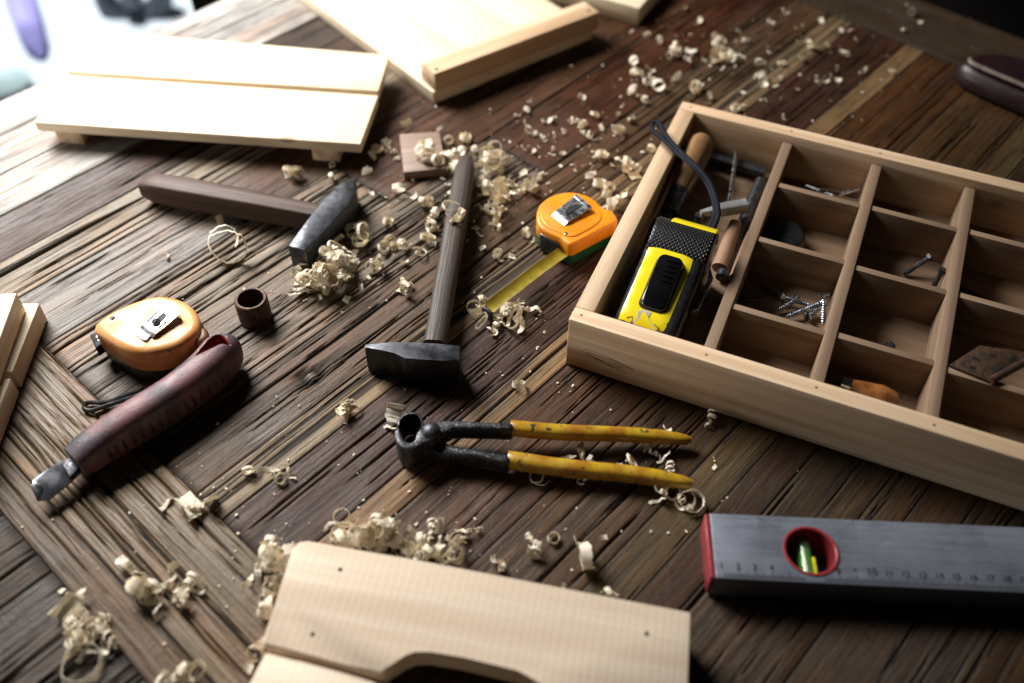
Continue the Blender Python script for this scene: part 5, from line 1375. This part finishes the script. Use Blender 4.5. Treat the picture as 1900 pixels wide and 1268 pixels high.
hp3 = [(640, 1000, 48, 'c'), (655, 1005, 42, 'c'), (670, 992, 50, 'c'), (690, 985, 54, 'c'), (705, 975, 54, 'c'), (720, 985, 50, 'c'), (730, 1000, 44, 'c'), (700, 1005, 50, 'c'), (715, 960, 30, 'f'), (680, 1010, 40, 'h'), (745, 1015, 36, 'h'), (725, 1015, 40, 's'), (755, 1022, 34, 'c')]
cluster('cream curl in the heap behind the near board', 'curls behind the near board', None, hp3)
for x, y, s_ in [(690, 985, 50), (710, 978, 54), (675, 995, 44)]: shave(x, y, s_, 'c', 'cream curl in the heap behind the near board', 'curls behind the near board', .010)
cluster('orange tinged tendril rising left of the heap behind the near board', 'tendrils left of the heap', None, [(640, 962, 50, 'l'), (618, 975, 40, 's'), (636, 990, 50, 'l')])
cluster('small curl in the row right of the heap behind the near board', 'curls in the row behind the board', None, [(765, 988, 26, 'f'), (800, 980, 40, 'h'), (815, 975, 32, 'f'), (785, 1005, 36, 'c'), (795, 1025, 34, 'c'), (778, 1030, 34, 'c'), (815, 1025, 36, 's'), (810, 1008, 34, 's'), (845, 1030, 34, 'r'), (830, 1032, 34, 'c'), (848, 1003, 36, 'c'), (838, 1008, 30, 's'), (855, 985, 28, 'f'), (865, 992, 30, 'h'), (884, 983, 26, 'h')])
shave(922, 1040, 24, 'f', 'small flat chip with a tail right of the curl row', None); shave(931, 1052, 16, 'r', 'tiny ring at the tail of the flat chip', None)
shave(988, 1005, 44, 'h', 'twisted shaving left of the small tight ring', None); shave(992, 1025, 28, 'c', 'curl at the foot of the twisted shaving', None)
shave(1027, 998, 23, 'r', 'small tight ring standing behind the near board', None)
shave(1080, 1008, 36, 'f', 'broad upright strip above the widest rolled curl', None); shave(1088, 1034, 46, 'r', 'widest rolled curl, behind the right half of the near board', None)
shave(1119, 998, 18, 'f', 'small triangular chip right of the widest rolled curl', None)
cluster('chip peeking over the far edge of the near board', 'chips over the board edge', None, [(1048, 1090, 16, 'f'), (1133, 1100, 28, 'c')])
cluster('thin curled ribbon between the two yellow grips', 'ribbons between the grips', None, [(1080, 840, 46, 's'), (1092, 852, 40, 'h'), (1052, 850, 34, 's'), (1172, 856, 34, 'l'), (1150, 866, 16, 'f')])
cluster('zigzag ribbon by the end of the lower yellow grip', 'ribbons at the grip end', None, [(1212, 840, 36, 'h'), (1232, 848, 34, 's'), (1244, 866, 34, 'h')])
shave(1238, 796, 18, 'f', 'small square chip on the far yellow grip tip', None)
cluster('pale loop showing below the near yellow grip', 'loops below the near grip', None, [(1000, 886, 40, 'l'), (1082, 888, 30, 'l'), (1228, 905, 36, 'c')])
cluster('thin thread loop between grip end and level', 'thread loops by the level', None, [(1220, 930, 34, 's'), (1250, 915, 34, 'l'), (1285, 930, 46, 'l'), (1268, 940, 36, 's'), (1262, 922, 30, 'h')])
shave(1325, 868, 12, 'f', 'tiny chip alone in front of the divided box', None); shave(1318, 776, 42, 'h', 'thin tendril at the foot of the box front wall', None)
shave(1010, 616, 8, 'f', 'tiny white chip near the front corner of the box', None)

rank = sorted(range(len(QUEUE)), key=lambda i: -QUEUE[i][2] / pxm(*QUEUE[i][:2]) * pxm(*QUEUE[i][:2]))
keep = set(rank[:296]); rest = bmesh.new()
for i, (px_, py_, s_, k_, lab_, grp_, lf_) in enumerate(QUEUE):
    me_, mw = place_shaving(px_, py_, s_, k_, lf_)
    if i in keep:
        o_ = bpy.data.objects.new('wood_shaving', me_); C.objects.link(o_); o_.matrix_world = mw; tag(o_, lab_, 'shaving', grp_)
    else:
        b2 = bmesh.new(); b2.from_mesh(me_); b2.transform(mw); merge(rest, b2)
tag(finish('wood_shaving_bits', rest, m_shav, loc=(0, .5, 0)), 'smallest pale shaving bits scattered over the planks', 'shavings', kind='stuff')

# ------------------------------------------------------------------ crumbs: sawdust too small to count
bm = bmesh.new(); crs = np.random.RandomState(5)


def crumb(px_, py_, r_):
    p = at(px_, py_, .0003); a_ = crs.rand() * 6; u_ = np.array([math.cos(a_), math.sin(a_), .3 * crs.randn()]) * r_; v_ = np.array([-math.sin(a_), math.cos(a_), .3 * crs.randn()]) * r_ * crs.uniform(.3, .9); n_ = np.array([0, 0, r_ * .16])
    p = p + np.array([0, 0, r_ * .2])
    b_ = [bm.verts.new(q_) for q_ in (p - u_ - v_ - n_, p + u_ - v_ - n_, p + u_ + v_ - n_, p - u_ + v_ - n_)]; t_ = [bm.verts.new(q_) for q_ in (p - u_ * .8 - v_ + n_, p + u_ - v_ * .8 + n_, p + u_ * .7 + v_ + n_, p - u_ + v_ * .8 + n_)]
    bm.faces.new(b_[::-1]); bm.faces.new(t_)
    for i in range(4): j = (i + 1) % 4; bm.faces.new((b_[i], b_[j], t_[j], t_[i]))


for (cx, cy, sx, sy, n_) in ((1350, 110, 170, 70, 150), (1050, 270, 90, 60, 80), (760, 400, 90, 60, 60), (900, 330, 80, 60, 60), (600, 500, 80, 50, 40), (930, 600, 60, 30, 25), (640, 960, 150, 60, 35), (250, 1050, 120, 90, 35), (820, 1010, 200, 40, 40), (1000, 680, 120, 60, 25), (1200, 880, 120, 60, 20), (700, 780, 200, 120, 40), (450, 850, 150, 80, 20), (1560, 130, 120, 60, 30)):
    for _ in range(n_): crumb(cx + sx * crs.randn(), cy + sy * crs.randn(), abs(crs.normal(.0004, .0003)) + .00015)
tag(finish('sawdust_crumbs', bm, m_shav, loc=(0, .4, 0), smooth=0), 'fine pale sawdust crumbs sprinkled over the planks', 'sawdust', kind='stuff')
for o in bpy.data.objects:
    if '_w' in o: del o['_w']
